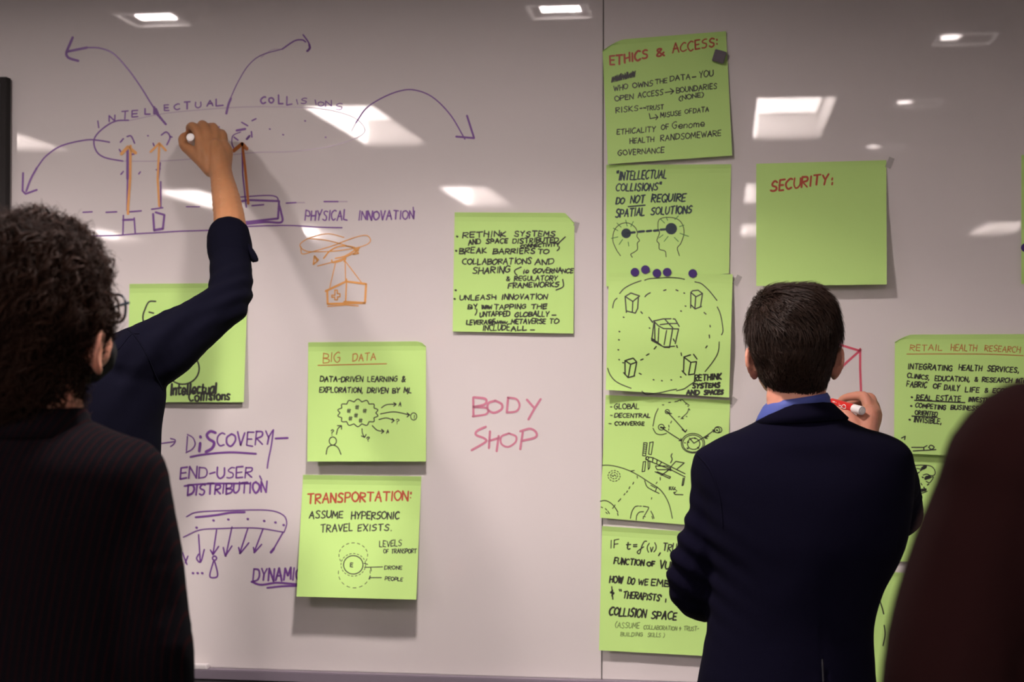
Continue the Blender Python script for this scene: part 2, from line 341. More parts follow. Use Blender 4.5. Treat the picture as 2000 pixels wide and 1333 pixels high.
class Note:
    def __init__(s, TL, TR, BR, BL, label, lift=.012, top=.004, bulge=0, curl=(0, 0), fold=None, base=0.0006, name='paper_sheet'):
        s.c = [np.array(p, float) for p in (TL, TR, BR, BL)]; s.p = (lift, top, bulge, curl, base); s.fold = fold
        W = at(*((s.c[0]+s.c[1])/2), 0); s.o = empty(name, W); tag(s.o, label, 'note', 'green paper sheets on the whiteboard')
        n, m = 26, 26; vs = []; fs = []
        for j in range(m+1):
            for i in range(n+1):
                u, v = i/n, j/m; px = s.uv(u, v)
                if fold and v < fold[1] and (u-1+fold[0]) > 0 and fold[2] == 'R':
                    t = (u-1+fold[0])/fold[0]; lim = fold[1]*t
                    if v < lim: px = s.uv(u, v + (lim-v)*.85)
                if fold and u < fold[0] and fold[2] == 'L':
                    t = 1-u/fold[0]; lim = fold[1]*t**1.5
                    if v < lim: px = s.uv(u, v + (lim-v)*.9)
                vs.append(at(px[0], px[1], s.h(u, v))-W)
        for j in range(m):
            for i in range(n): a = j*(n+1)+i; fs.append((a, a+n+1, a+n+2, a+1))
        o = link('sheet', mesh('sheet', vs, fs), 'paper', s.o, False)
        sd = o.modifiers.new('thick', 'SOLIDIFY'); sd.thickness = .0003; sd.offset = 0
    def uv(s, u, v):
        TL, TR, BR, BL = s.c; return (TL*(1-u)+TR*u)*(1-v) + (BL*(1-u)+BR*u)*v
    def h(s, u, v):
        lift, top, bulge, curl, base = s.p
        e = top*max(0, 1-v/.07)**2 + .0016*math.exp(-((v-.2)/.1)**2)
        g = max(0, v-.06)/.94
        return base + e + lift*g**1.35 + bulge*math.sin(math.pi*min(1, g))**2 + curl[0]*(1-u)**3*v**6 + curl[1]*u**3*v**6 + .0008*math.sin(7*u+3*v)*g
    def inv(s, px, py):
        u = v = .5; TL, TR, BR, BL = s.c
        for _ in range(6):
            p = s.uv(u, v); du = (TR-TL)*(1-v)+(BR-BL)*v; dv = (BL-TL)*(1-u)+(BR-TR)*u
            r = np.array((px, py))-p; det = du[0]*dv[1]-du[1]*dv[0]
            u += (r[0]*dv[1]-r[1]*dv[0])/det; v += (du[0]*r[1]-du[1]*r[0])/det
        return u, v
    def surf(s, x, y, e):
        u, v = s.inv(x, y); u2, v2 = min(1, max(0, u)), min(1, max(0, v)); return at(x, y, s.h(u2, v2)+e)
    def ink(s, *tf): return Ink(s.surf, *tf)

# ------------------------------------------------------------ drawings on the left whiteboard
I = lambda: Ink(boardsurf)
k = I()
k.L(5, "130 101 150 97 170 93", "142 73 130 101", "c130 101 130 108 136 114 153 119")
k.L(3, "c170 93 195 94 222 105 250 135 275 170 300 210 324 243", "c551 96 575 80 590 78 597 82", "c592 68 602 82 605 92 600 100", "305 212 309 221")
k.L(4.5, "c604 87 605 94 600 100", "c451 192 446 205 442 222", "301 209 305 221 324 243")
k.L(2, "c451 190 465 160 485 128 510 108 551 96")
k.L(2.6, "c695 240 715 212 745 192 780 178 810 176 845 190 880 225 908 272")
k.L(4, "891 267 926 270 912 226", "45 338 44 373 50 379 72 371", "c72 328 60 350 51 374")
k.L(3, "c214 278 190 274 165 274 120 285 90 305 72 328", "c251 235 225 237 200 252 184 272 188 295 205 308 240 315")
for c, x, y, ww, h in [('I',191,250,4,13),('N',213,238,11,12),('T',238,233,12,15),('E',258,229,11,12),('L',283,224,10,11),('L',301,222,8,12),('E',321,217,9,11),('C',341,215,10,11),('T',360,213,11,14),('U',382,211,10,11),('A',404,208,12,11),('L',422,207,13,13),
    ('C',510,203,9,12),('O',526,202,8,10),('L',544,203,9,17),('L',560,205,10,16),('I',580,205,3,11),('S',588,203,11,10),('I',616,205,3,9),('O',622,208,10,9),('N',636,208,11,11),('S',656,214,13,12)]:
    k.T(c, x, y, x+ww, y-1, h, 3 if x < 580 else 2.2, jit=.6)
k.dots(3, 596,236, 527,252, 553,263, 636,268, 289,265)
k.L(3, "235 278 241 271", "c248 267 256 266 263 280", "233 292 238 300", "256 302 262 301", "c315 264 325 258 332 268 326 283", "299 280 301 285", "331 266 336 268", "472 239 484 246", "491 257 492 268", "481 272 488 265", "423 250 428 248", "492 236 500 232", "457 268 465 274", "236 341 241 335", "271 340 274 336", "305 332 313 330")
k.L(4.5, "462 255 479 252", "482 272 487 266")
k.L(2, "c470 258 455 265 453 280 457 290")
k.L(5, "249 290 249 350", "301 450 318 447")
k.L(3, "249 350 248 412", "313 318 309 352", "314 355 314 405", "473 290 474 340 481 405", "162 415 180 414", "207 415 228 414", "253 414 276 412", "296 409 318 406", "559 397 578 396", "633 394 660 394", "241 421 240 458", "262 426 264 455", "492 402 515 400")
k.L(4.2, "240 430 260 429", "299 418 301 450", "318 447 321 420 304 415", "469 394 485 391 545 393 543 427 480 434", "c545 400 549 415 550 434 520 434 480 438")
k.L(2.6, "c470 385 520 382 540 385 544 395", "c150 463 190 461 230 460 265 457 300 455 350 452 405 450 440 447 480 443 530 441 575 441 620 444 668 445", "364 404 390 404")
k.T("PHYSICAL", 596, 431, 678, 430, 19, 3).T("INNOVATION", 700, 430, 808, 428, 17, 3)
k.L(2.4, "808 427 807 405")
k.build('marker_drawing', 'purple', WB1, 'purple marker sketch of boxes and arrows headed intellectual collisions'); k = I()
k.L(2.4, "306 868 341 863", "c333 857 342 860 340 867 333 873")
k.L(2.4, "c366 849 377 856 381 868 375 878 363 885", "366 853 364 882")
k.L(5.5, "c421 846 411 843 404 850 408 858 418 865 414 876 402 883", "391 866 389 882", "391 853 392 855")
k.T("COVERY", 424, 873, 531, 868, 26, 3.2).L(3, "c534 840 530 870 524 900 522 915")
k.L(4, "538 857 562 856").L(4, "c372 893 400 888 450 884 500 887")
k.T("END-USER", 352, 935, 492, 934, 21, 3).L(3, "507 930 511 938")
k.L(3.6, "c360 950 380 947 420 945 487 945").T("DISTRIBUTION", 366, 968, 520, 962, 20, 3.6)
k.L(4, "c382 1011 420 1007 450 1002 478 1001").L(2.4, "c364 1010 385 1001 440 998 520 997 552 1006 560 1022 555 1040", "c358 1050 390 1036 430 1033 500 1032 553 1040")
k.dots(4.5, 384,1031, 417,1017, 446,1015, 484,1014, 516,1018, 538,1021, 554,1026, 377,1120, 386,1120, 395,1120)
k.L(3, "388 1045 391 1097", "c388 1083 384 1092 392 1098 399 1074", "423 1036 416 1083", "411 1075 416 1084 427 1068", "453 1030 441 1087", "436 1070 440 1087 453 1067", "484 1033 468 1082", "466 1070 469 1082 486 1061", "514 1033 496 1080", "495 1070 497 1080 511 1064", "553 1040 535 1072", "356 1080 365 1103", "367 1087 362 1100", "c417 1097 410 1122 413 1129 425 1125 420 1100 417 1097")
k.L(5, "535 1072 529 1080").circ(3, 419, 1091, 4)
k.T("DYNAMIC", 494, 1136, 588, 1134, 24, 3.6).L(4, "c491 1137 510 1143 540 1139 580 1142", "c522 1149 550 1146 580 1145")
k.build('marker_writing', 'purple', WB1, 'purple marker notes reading discovery, end-user distribution, dynamic')
k = I(); k.L(2, "c240 315 300 315 360 312 430 305 500 298 570 296 640 287 690 272 712 258 705 240 680 225 630 213 560 209 480 209 400 214 320 222 251 236", "c686 257 695 240", "c510 112 530 98 551 96")
k.L(2.6, "578 396 595 396", "660 394 678 394", "c170 93 195 95 222 106 250 136")
k.build('marker_smear', 'purple2', WB1, 'faint half wiped purple marker strokes', lift=.0005)
k = I()
k.L(1.8, "c588 482 590 496 610 492 650 480 690 465 716 460 723 472 705 482 660 490 620 492 596 490 586 478 605 465 640 457 672 464", "c600 466 640 470 690 484", "c620 520 650 512 670 505 690 495", "655 515 644 562", "674 508 675 548", "674 510 706 552")
k.L(2.8, "c632 505 645 490 665 481 690 483 700 490", "c655 505 675 500 700 484", "614 500 612 517 622 508 614 500 620 511", "690 485 700 495 690 497 702 484", "c648 508 650 513 665 510 675 505 672 511", "677 545 675 590")
k.L(4.2, "636 569 676 550 715 555 713 592 640 594 639 567", "672 590 713 592").L(2, "640 599 675 596 700 598")
k.L(2.4, "648 577 654 577 654 567 659 567 659 574 664 574 664 580 659 580 659 586 654 586 654 581 648 581 648 577")
k.build('marker_drawing', 'orange', WB1, 'orange marker sketch of a helicopter carrying a box with a cross', lift=.0008)
for w1, w2, mt, shaft, hd in [(5, 6.5, 'orange', "255 285 254 350 250 405 250 418", "237 301 250 287 265 299"), (4.4, 4.4, 'orange', "311 283 308 350 311 403", "294 297 311 280 324 294"), (5, 7.5, 'orange2', "474 288 480 340 485 398", "456 295 473 281 482 291")]:
    I().L(w1, shaft).L(w2, hd).build('marker_arrow', mt, WB1, 'upright orange marker arrow' if mt == 'orange' else 'upright dark orange marker arrow', lift=.0009)
k = I(); k.T("B", 924, 814, 950, 812, 36, 4.5, jit=.5).T("O", 952, 807, 978, 807, 23, 4.5, jit=.5).T("D", 990, 807, 1014, 806, 28, 4.5, jit=.5).L(4.5, "1029 781 1043 797", "1056 780 1043 800 1032 820")
k.L(4.5, "c949 834 932 842 930 850 946 857 948 864 921 880", "957 843 955 876", "974 852 970 882", "955 862 974 856").T("O", 978, 875, 1006, 874, 26, 4.5, jit=.5).L(4.5, "1021 845 1016 878", "c1016 843 1035 838 1047 845 1045 855 1018 862")
k.build('marker_writing', 'pink', WB1, 'pink marker words body shop')
Ink(boardsurf).L(4.5, "1628 670 1677 685", "1628 733 1655 707 1681 684", "1680 682 1680 720 1682 775").build('marker_line', 'pink2', WB2, 'red pink marker lines beside the head of the man in the suit')

# ------------------------------------------------------------ green sheets
n1 = Note((253,555), (484,553), (476,786), (249,786), 'green sheet behind the raised arm, ending in the words intellectual collisions', lift=.014)
n1.ink().L(3, "c304 589 291 590 283 605 279 620 282 640", "291 610 300 612", "423 655 425 660").circ(3, 357, 720, 32, 31).build('drawing', 'ink', n1.o)
n1.ink().T("ng Intellectual", 305, 772, 422, 769, 21, 4, jit=.7).T("Collisions", 369, 783, 448, 781, 17, 4, jit=.7).build('lettering', 'ink', n1.o)
n2 = Note((602,669), (832,667), (832,902), (600,902), 'green sheet headed big data, with a cloud drawing and a small figure', lift=.028, fold=(.05, .05, 'R'))
n2.ink().T("BIG", 631, 709, 665, 707, 19, 1.9).T("DATA", 689, 706, 733, 704, 14, 1.9).L(2, "621 714 755 711").build('heading_lettering', 'orangeink', n2.o, 'thin orange heading')
k = n2.ink().T("DATA-DRIVEN LEARNING &", 625, 746, 791, 746, 10, 2.3).T("EXPLORATION, DRIVEN BY ML", 624, 767, 803, 768, 10, 2.3)
k.build('lettering', 'ink', n2.o); k = n2.ink()
for q in range(14):
    a = 2*math.pi*q/14; b = 2*math.pi*(q+1)/14; mxx = (a+b)/2
    k.L(2, "c%f %f %f %f %f %f" % (699+35*math.cos(a), 807+22*math.sin(a), 699+40*math.cos(mxx), 807+27*math.sin(mxx), 699+35*math.cos(b), 807+22*math.sin(b)))
for x, y in ((681,803),(697,796),(712,803),(695,812),(684,818),(704,822)): k.L(1.6, f"{x-3} {y-1} {x+4} {y-2};{x-3} {y+2} {x+3} {y+1};{x-1} {y-4} {x-1} {y+4};{x+2} {y-4} {x+2} {y+4}")
k.L(2, "c745 797 755 791 774 790", "769 787 774 790 769 794", "c743 809 770 805 800 811", "795 807 800 811 795 815", "c740 820 755 817 770 822", "766 818 770 822 765 826", "c727 832 737 841 750 843", "745 839 750 843 745 847", "c707 838 708 847 712 855", "706 852 712 855 715 849", "c657 849 660 838 667 832", "659 832 667 832 667 839", "c637 888 640 875 650 870 660 875 666 888")
k.circ(2, 650, 862, 7, 8).circ(1.8, 808, 814, 6, 7).T("A", 779, 794, 783, 794, 7, 1.8).T("A", 755, 847, 759, 847, 7, 1.8).T("?", 773, 828, 779, 828, 9, 1.8).T("?", 717, 863, 722, 862, 8, 1.8).T("?", 646, 851, 651, 851, 10, 1.8).T("!", 808, 818, 810, 818, 7, 1.8)
k.build('drawing', 'ink', n2.o)
n3 = Note((592,928), (823,931), (813,1172), (579,1166), 'green sheet headed transportation, hanging lowest on the left whiteboard', lift=.068)
n3.ink().T("TRANSPORTATION:", 600, 984, 803, 977, 18, 3.3).build('heading_lettering', 'redink', n3.o, 'red heading')
k = n3.ink().T("ASSUME", 604, 1013, 669, 1012, 14, 2.6).T("HYPERSONIC", 686, 1015, 779, 1014, 14, 2.6).T("TRAVEL", 626, 1040, 688, 1037, 14, 2.4).T("EXISTS.", 699, 1038, 765, 1037, 12, 2.4)
k.T("LEVELS", 741, 1069, 784, 1067, 11, 1.7).T("OF TRANSPORT", 749, 1081, 813, 1081, 8, 1.7).T("DRONE", 751, 1113, 785, 1113, 7, 1.6).T("PEOPLE", 752, 1134, 786, 1136, 7, 1.6).T("E", 684, 1108, 689, 1108, 8, 1.8)
k.build('lettering', 'ink', n3.o); k = n3.ink()
k.circ(2, 690, 1104, 19, 18).circ(1.3, 690, 1104, 24, 22, dash=20).circ(1.3, 690, 1085, 28, 24, 150, 400, dash=11).circ(1.3, 692, 1120, 31, 29, -10, 200, dash=9)
k.L(1.8, "712 1109 747 1108", "724 1109 725 1116", "723 1129 745 1129", "723 1125 722 1132", "711 1101 718 1103").build('drawing', 'ink', n3.o)
n4 = Note((888,415), (1122,416), (1120,652), (884,648), 'green sheet of bullet points left of the seam, upper right corner bent', lift=.009, fold=(.08, .10, 'R'))
k = n4.ink()
W = 2.5
for a in [("RETHINK",904,465,988,462,11),("SYSTEMS",1004,462,1084,461,10),("AND",915,479,938,476,9),("SPACE",949,476,991,475,9),("DISTRIBUTED",1001,476,1090,473,9),("CONNECTIVITY",1017,484,1092,481,6),
    ("BREAK",897,496,950,494,10),("BARRIERS",963,497,1044,495,10),("TO",1050,496,1071,496,9),("COLLABORATIONS",903,517,1037,516,11),("AND",1045,517,1081,516,11),("SHARING",923,535,996,533,12),("ie",1022,534,1032,534,9),("GOVERNANCE",1041,534,1119,533,9),
    ("& REGULATORY",989,549,1088,548,9),("FRAMEWORKS",993,563,1091,560,9),("UNLEASH",898,587,968,585,9),("INNOVATION",980,585,1068,585,10),("BY",914,605,932,604,9),("TAPPING",965,605,1027,603,9),("THE",1037,604,1067,603,8),
    ("UNTAPPED",937,619,995,618,9),("GLOBALLY",1006,619,1072,618,9),("LEVERAGE",911,635,966,633,9),("METAVERSE",998,633,1065,632,9),("TO",1073,632,1090,632,9),("INCLUDE",943,647,995,645,11),("ALL",998,647,1028,645,8)]:
    k.T(*a, W, slant=.15, jit=1.2)
k.scrib(2.2, 941, 604, 960, 604, 9, 8).scrib(2.2, 955, 633, 990, 633, 7, 10).L(W, "1088 478 1104 463", "c1018 522 1006 528 1006 534 1010 538", "c1099 546 1100 560 1086 567", "1078 616 1086 616", "1036 645 1044 645", "c931 604 931 610 928 616", "c1092 482 1092 486 1088 490").dots(4, 893,462, 891,490, 890,567, 888,584)
k.build('lettering', 'ink', n4.o)
n6 = Note((1184,322), (1428,321), (1424,534), (1184,560), 'green sheet with two profile heads joined by a dashed line', lift=.006)
n5 = Note((1176,80), (1418,61), (1430,304), (1187,321), 'green sheet headed ethics and access, topmost, held by a grey magnet', lift=.012, base=.0025, fold=(.18, .09, 'L'))
n5.ink().T("ETHICS", 1192, 128, 1265, 114, 17, 3.6, slant=.15).T("&", 1283, 111, 1297, 108, 15, 3.6).T("ACCESS:", 1314, 104, 1402, 89, 17, 3, slant=.15).build('heading_lettering', 'redink', n5.o, 'red heading')
k = n5.ink().scrib(2.2, 1194, 161, 1240, 150, 13, 18)
for a in [("WHO",1199,178,1226,174,10),("OWNS",1236,172,1275,168,10),("THE",1280,165,1303,162,9),("DATA",1309,159,1348,154,10),("YOU",1366,152,1393,149,12),("OPEN",1201,198,1237,193,10),("ACCESS",1246,191,1295,185,10),("BOUNDARIES",1321,182,1400,173,10),("(NONE)",1327,197,1374,189,9),
    ("RISKS",1203,221,1246,216,10),("TRUST",1262,216,1296,213,9),("MISUSE",1290,230,1330,225,9),("OF",1338,222,1351,221,8),("DATA",1354,221,1384,218,9),("ETHICALITY",1205,263,1280,257,10),("OF",1292,254,1306,252,10),("Genome",1313,252,1375,247,12),
    ("HEALTH",1230,281,1277,277,10),("RANDSOMEWARE",1290,276,1408,265,11),("GOVERNANCE",1207,304,1297,298,10)]: k.T(*a, 1.9, slant=.12)
k.L(2, "1299 181 1315 178", "1309 173 1316 178 1310 184", "1268 222 1270 232 1284 229", "1280 224 1285 229 1281 234").L(2.6, "1352 151 1359 150", "1250 212 1254 211.5", "1257 211 1262 211").build('lettering', 'ink', n5.o)
k = n6.ink()
for a in [('"INTELLECTUAL',1203,352,1301,348,16),('COLLISIONS"',1203,373,1290,372,14),("DO",1203,399,1218,399,12),("NOT",1231,397,1258,396,15),("REQUIRE",1272,395,1338,393,15),("SPATIAL",1202,425,1258,421,15),("SOLUTIONS",1271,420,1350,416,14)]: k.T(*a, 2.9, slant=.2, jit=.6)
k.L(2.9, "1227 404 1260 401").disc(1223, 456, 8.5).disc(1311, 447, 10).L(4.6, "1230 455 1240 454", "1247 453 1258 452", "1263 452 1272 451", "1277 451 1286 450", "1290 449 1304 448").build('lettering', 'navyink', n6.o, 'blue black lettering')
k = n6.ink().L(1.5, "c1212 500 1204 488 1197 470 1200 450 1212 438 1227 436 1240 444 1245 455 1244 462 1249 470 1245 475 1245 487 1240 492 1232 497 1235 503", "c1327 500 1323 485 1330 475 1336 455 1332 437 1320 427 1300 425 1287 430 1285 445 1288 455 1283 470 1287 476 1288 487 1299 491 1301 502").build('drawing', 'ink', n6.o)
k = n6.ink().L(1.5, "1222 430 1225 442", "1205 436 1213 444", "1237 433 1232 443", "1198 446 1207 451", "1194 466 1207 463", "1216 468 1209 478", "1227 473 1228 481", "1290 428 1298 436", "1301 424 1304 431", "1325 422 1318 429", "1327 443 1336 440", "1328 456 1345 462", "1305 462 1297 472", "1317 464 1325 472", "1295 459 1287 465").build('drawing', 'greenink', n6.o, 'thin green rays around the heads')
n7 = Note((1189,532), (1431,536), (1424,777), (1183,762), 'green sheet with box sketches inside a large circle, lower edge curling', lift=.006, bulge=.012, curl=(.02, .004), base=.008, top=.001)
k = n7.ink(1180, 520, 5.127)
k.L(2, "c405 142 450 128 550 120 650 115 740 120 805 133", "c155 275 200 225 280 180 370 147", "c85 420 92 380 105 345 130 322", "c908 158 970 175 1030 225 1075 275 1130 345", "c1133 410 1160 470 1180 560 1190 650 1175 690", "c1152 760 1148 830 1130 890 1080 970 1010 1058", "c35 1025 60 1090 110 1150 180 1190 270 1225", "c378 1255 420 1285 500 1278 580 1265 640 1250 725 1235", "c725 1250 800 1230 860 1190 920 1150")
k.L(2.4, "210 305 268 270 355 300 287 355 210 305 222 465", "222 450 312 472 335 425", "287 355 282 465", "343 310 335 430", "c408 308 430 285 462 268")
k.L(2.4, "868 265 885 248 940 242 985 275 920 308 868 265 866 420", "870 390 910 430 975 405", "985 275 965 405", "916 308 908 430")
k.L(2.4, "490 552 590 530 670 528", "500 555 545 600 595 627 745 630", "690 530 710 532 752 605", "560 588 640 577 735 575", "610 535 650 580 688 620", "500 560 475 745 600 812 705 803", "505 570 508 745", "548 620 540 770", "625 645 600 790", "685 632 655 808", "745 632 712 778")
k.L(3.4, "475 725 570 795", "600 812 655 815")
k.L(2.6, "208 948 290 922 326 962 265 985 208 948 210 1090", "265 985 240 1118 305 1100", "326 962 300 1100", "195 1068 240 1118", "797 912 865 890", "797 912 868 965 925 958", "895 885 930 932", "800 915 795 1055", "868 965 845 1090 900 1082", "925 960 903 1082", "780 1050 820 1092")
k.L(2.4, "447 512 485 565", "367 458 383 475", "500 832 523 805", "422 895 450 880", "365 942 390 932", "770 870 775 898", "725 795 733 818", "692 730 705 755", "1000 465 1020 482", "1060 595 1062 610", "1052 690 1055 720", "1016 820 1032 800", "595 245 620 238", "718 238 740 248", "350 1075 372 1085")
k.dots(2.6, 195,512, 153,655, 148,738, 142,838, 150,937, 190,967, 802,270, 815,400, 770,450, 455,620, 495,1138, 578,1148, 672,1140, 767,1110)
k.build('drawing', 'ink', n7.o); k = n7.ink(1180, 520, 5.127)
k.T("RETHINK", 905, 1155, 1172, 1135, 60, 3, slant=.15).T("SYSTEMS", 885, 1225, 1155, 1215, 45, 3.4, slant=.15).T("AND", 825, 1290, 950, 1288, 45, 3.4).T("SPACES", 1000, 1290, 1190, 1282, 42, 3.4).build('lettering', 'ink', n7.o)
n8 = Note((1183,772), (1426,782), (1418,1032), (1172,1012), 'green sheet listing global, decentral, converge beside orbit sketches', lift=.012)
k = n8.ink(1170, 760, 4.937)
k.T("GLOBAL", 147, 195, 383, 192, 50, 2).T("DECENTRAL", 150, 275, 492, 278, 38, 2).T("CONVERGE", 152, 352, 435, 352, 34, 2).L(2, "110 175 125 175", "110 256 128 258", "95 335 118 337")
k.build('lettering', 'ink', n8.o); k = n8.ink(1170, 760, 4.937)
k.circ(1.7, 658, 220, 20).circ(1.7, 600, 370, 28).circ(1.7, 905, 525, 112, 95).circ(1.7, 905, 528, 98, 82).circ(1.8, 912, 530, 60, 55).circ(1.7, 1138, 398, 26).circ(1.7, 1148, 395, 36, 30)
k.dots(3.4, 656,221, 598,371, 860,513, 855,573, 955,568, 1137,398, 925,475).dots(2, 828,520)
k.L(2, "c660 225 730 300 770 345 832 415", "800 392 832 418 845 395", "700 240 665 228 690 255", "600 372 700 440 795 500", "770 500 795 502 790 478", "640 375 605 372 630 395", "915 525 1040 450 1112 398", "1095 398 1115 395 1105 418", "1055 455 1020 475 1045 480", "872 475 915 525")
k.L(1.7, "c570 190 540 260 520 360", "c520 380 550 430 600 442 650 430", "672 350 675 370", "690 330 700 310", "c760 115 800 105 830 130 870 160", "c865 190 850 230 820 260 790 290", "610 155 625 155", "670 132 690 130", "730 125 760 120", "840 265 848 270", "800 275 805 290 815 285", "865 190 875 205", "765 270 780 268", "670 400 672 385", "780 105 790 118", "835 150 845 140", "855 165 862 172")
k.L(1.8, "430 520 465 522 448 648 420 645 432 520", "486 520 523 512 503 635 478 630 490 520", "425 705 450 700 440 795 415 800 427 705", "470 700 490 700 488 760 475 780 472 700", "430 540 455 542", "430 560 455 562", "428 580 452 582", "426 600 450 602", "425 620 448 622")
k.L(2, "450 680 460 655 520 665 690 750 830 820", "450 682 580 735 680 775 830 850", "520 670 515 700", "560 690 555 725", "600 712 580 738", "545 745 650 745 690 765", "545 752 560 780 680 780", "690 755 740 700 822 715 745 780", "540 800 680 865 690 850 560 800", "690 770 600 835", "c705 625 695 650 705 680 690 715", "812 860 800 935 812 930 825 860", "690 760 692 790 670 780").circ(1.8, 465, 668, 14)
k.L(1.8, "c30 738 90 737 180 752 280 785 380 835 480 900 580 965 640 1040 680 1130 707 1250", "c440 885 460 940 500 970 580 1010", "500 930 545 955", "560 945 545 985", "c10 1085 60 1078 110 1100 150 1140 182 1190")
k.L(1.8, "300 795 340 788", "368 840 370 862", "335 900 325 920", "298 945 288 965", "275 985 265 1000", "250 1010 240 1025", "210 1060 185 1088", "155 1120 130 1155", "590 855 590 880", "560 900 550 915", "508 1050 505 1065", "178 1200 183 1222")
k.L(1.8, "c303 1250 315 1190 345 1140 380 1130", "390 1132 410 1132", "c425 1133 455 1138 478 1150 440 1220", "c500 1180 520 1220 530 1250", "c358 1265 365 1220 390 1190 430 1185", "c425 1255 430 1230 445 1235", "510 1230 518 1255", "20 1140 35 1148", "60 1155 75 1170", "85 1180 100 1205", "65 1190 80 1205")
k.circ(1.5, 145, 840, 58, 52, 0, 360, dash=12).circ(1.5, 145, 838, 35, 30, dash=8).L(1.5, "c120 830 135 845 150 830 165 845")
k.L(2, "678 945 678 975", "c695 945 682 958 700 975", "c715 945 705 960 720 975", "c735 950 725 965 740 975", "745 985 750 985", "720 1000 735 1020 810 1022", "740 998 720 1000 730 1015")
k.build('drawing', 'ink', n8.o)
n9 = Note((1176,1028), (1418,1044), (1410,1284), (1170,1271), 'green sheet beginning if t equals f of v, lowest in the right column', lift=.018)
k = n9.ink(1170, 1010, 4.76)
k.T("IF", 105, 292, 185, 285, 75, 2.3).T("t", 250, 302, 290, 302, 70, 2.3).T("=", 318, 300, 352, 298, 60, 2.3).T("f", 360, 315, 420, 315, 80, 2.3).T("(v)", 445, 325, 525, 325, 75, 2.2).L(2.6, "570 335 553 362").T("TRUST", 590, 320, 800, 335, 72, 2.3)
k.T("FUNCTION", 138, 435, 415, 455, 55, 2.8).T("OF", 445, 460, 515, 460, 40, 2.8).T("VULNER", 560, 480, 860, 500, 75, 2.7)
k.T("HOW", 98, 610, 215, 615, 62, 3.2).T("DO", 265, 625, 325, 630, 62, 2.8).T("WE", 365, 632, 452, 635, 50, 2.8).T("EMBED", 483, 640, 760, 660, 58, 2.9)
k.T("+", 105, 740, 135, 740, 70, 2.8).L(2.6, "118 650 128 768", "188 675 193 692", "203 675 208 692").T("THERAPISTS", 222, 755, 560, 782, 58, 2.8, slant=.12).L(2.6, "572 725 578 745", "570 735 582 735", "622 765 618 795")
k.T("COLLISION", 95, 912, 430, 940, 72, 3.2, slant=.12).T("SPACE", 485, 945, 715, 960, 66, 3.2, slant=.12).build('lettering', 'ink', n9.o)
k = n9.ink(1170, 1010, 4.76).T("(ASSUME", 150, 1030, 372, 1040, 50, 1.6).T("COLLABORATION", 415, 1045, 722, 1058, 36, 1.6).T("+ TRUST-", 745, 1058, 925, 1060, 38, 1.6).T("BUILDING", 200, 1110, 405, 1112, 34, 1.5).T("SKILLS )", 452, 1115, 605, 1120, 36, 1.5).build('lettering', 'greyink', n9.o, 'faint grey pencil lettering')
n10 = Note((1477,320), (1731,313), (1732,556), (1477,559), 'green sheet headed security, otherwise blank, above the head in front of it', lift=.036, top=.001)
n10.ink(1500, 333, 4).T("SECURITY", 22, 165, 465, 105, 75, 3.6, slant=.25).L(3.4, "503 60 500 75", "503 95 500 112").build('heading_lettering', 'redink', n10.o, 'red heading')
n12 = Note((1744,884), (1990,892), (1984,1112), (1738,1096), 'green sheet with a black blot sketch in a circle, between the two right-hand men', lift=.008)
n12.ink(1690, 840, 8.333).L(1.8, "c800 582 930 575 1060 590 1120 640 1140 700 1120 740 1060 745 1000 720 940 740", "c990 840 1050 860 1110 770 1050 780", "c880 1000 900 1030 950 1025 1010 1000", "c840 630 900 640 960 640", "905 870 925 900").scrib(5, 925, 640, 985, 610, 25, 5).scrib(5, 980, 800, 1050, 780, 30, 6).scrib(5, 915, 995, 980, 985, 20, 5).L(2.6, "850 710 880 690", "895 670 912 655", "925 770 945 780", "1010 900 1035 885", "955 935 965 975").build('drawing', 'ink', n12.o)
n11 = Note((1748,654), (2003,653), (1998,898), (1746,885), 'green sheet headed retail health research, at the right behind the maroon jacket', lift=.01, base=.009, top=.003, fold=(.13, .07, 'L'))
k = n11.ink(1500, 666, 3.992)
k.T("RETAIL", 1107, 78, 1355, 75, 44, 1.7).T("HEALTH", 1425, 76, 1625, 80, 48, 1.7).T("RESEARCH", 1688, 80, 1965, 92, 44, 1.7).L(1.8, "c1082 104 1400 103 1700 105 1990 116").build('heading_lettering', 'orangeink', n11.o, 'thin orange heading')
k = n11.ink(1500, 666, 3.992)
for a in [("INTEGRATING",1090,218,1435,236,40),("HEALTH",1487,228,1665,236,40),("SERVICES,",1710,238,1955,248,40),("CLINICS,",1085,285,1255,305,32),("EDUCATION,",1300,312,1570,320,38),("& RESEARCH",1612,318,1900,328,34),("INTO",1930,330,2010,335,32),
    ("FABRIC",1080,358,1235,368,42),("OF",1288,372,1345,375,36),("DAILY",1372,385,1490,392,42),("LIFE",1537,400,1645,404,38),("& ECONOMY",1690,404,1990,410,32),("REAL ESTATE",1158,460,1500,472,38),("INVESTMENT",1562,475,1800,485,34),("COMPETING",1148,520,1385,538,34),("BUSINESS",1425,535,1640,545,34),("ORIENTED",1145,575,1318,590,32),("INVISIBLE,",1135,635,1350,648,40)]: k.T(*a, 2.3)
k.L(2.6, "1143 465 1535 483", "1122 588 1320 598").dots(4, 1122,440, 1117,508, 1105,615).L(2.2, "1120 832 1215 832 1240 818", "1215 832 1215 850", "1130 860 1310 850", "1040 760 1070 745 1065 772", "c1252 832 1270 815 1295 830 1275 848 1252 832").build('lettering', 'ink', n11.o)
n13 = Note((1690,1113), (1945,1136), (1938,1352), (1684,1334), 'green sheet with a curved line, glimpsed low between the navy and maroon jackets', lift=.01)
n13.ink().L(2.4, "c1690 1150 1713 1165 1722 1185 1726 1200", "c1727 1222 1729 1240 1725 1262").build('drawing', 'ink', n13.o)
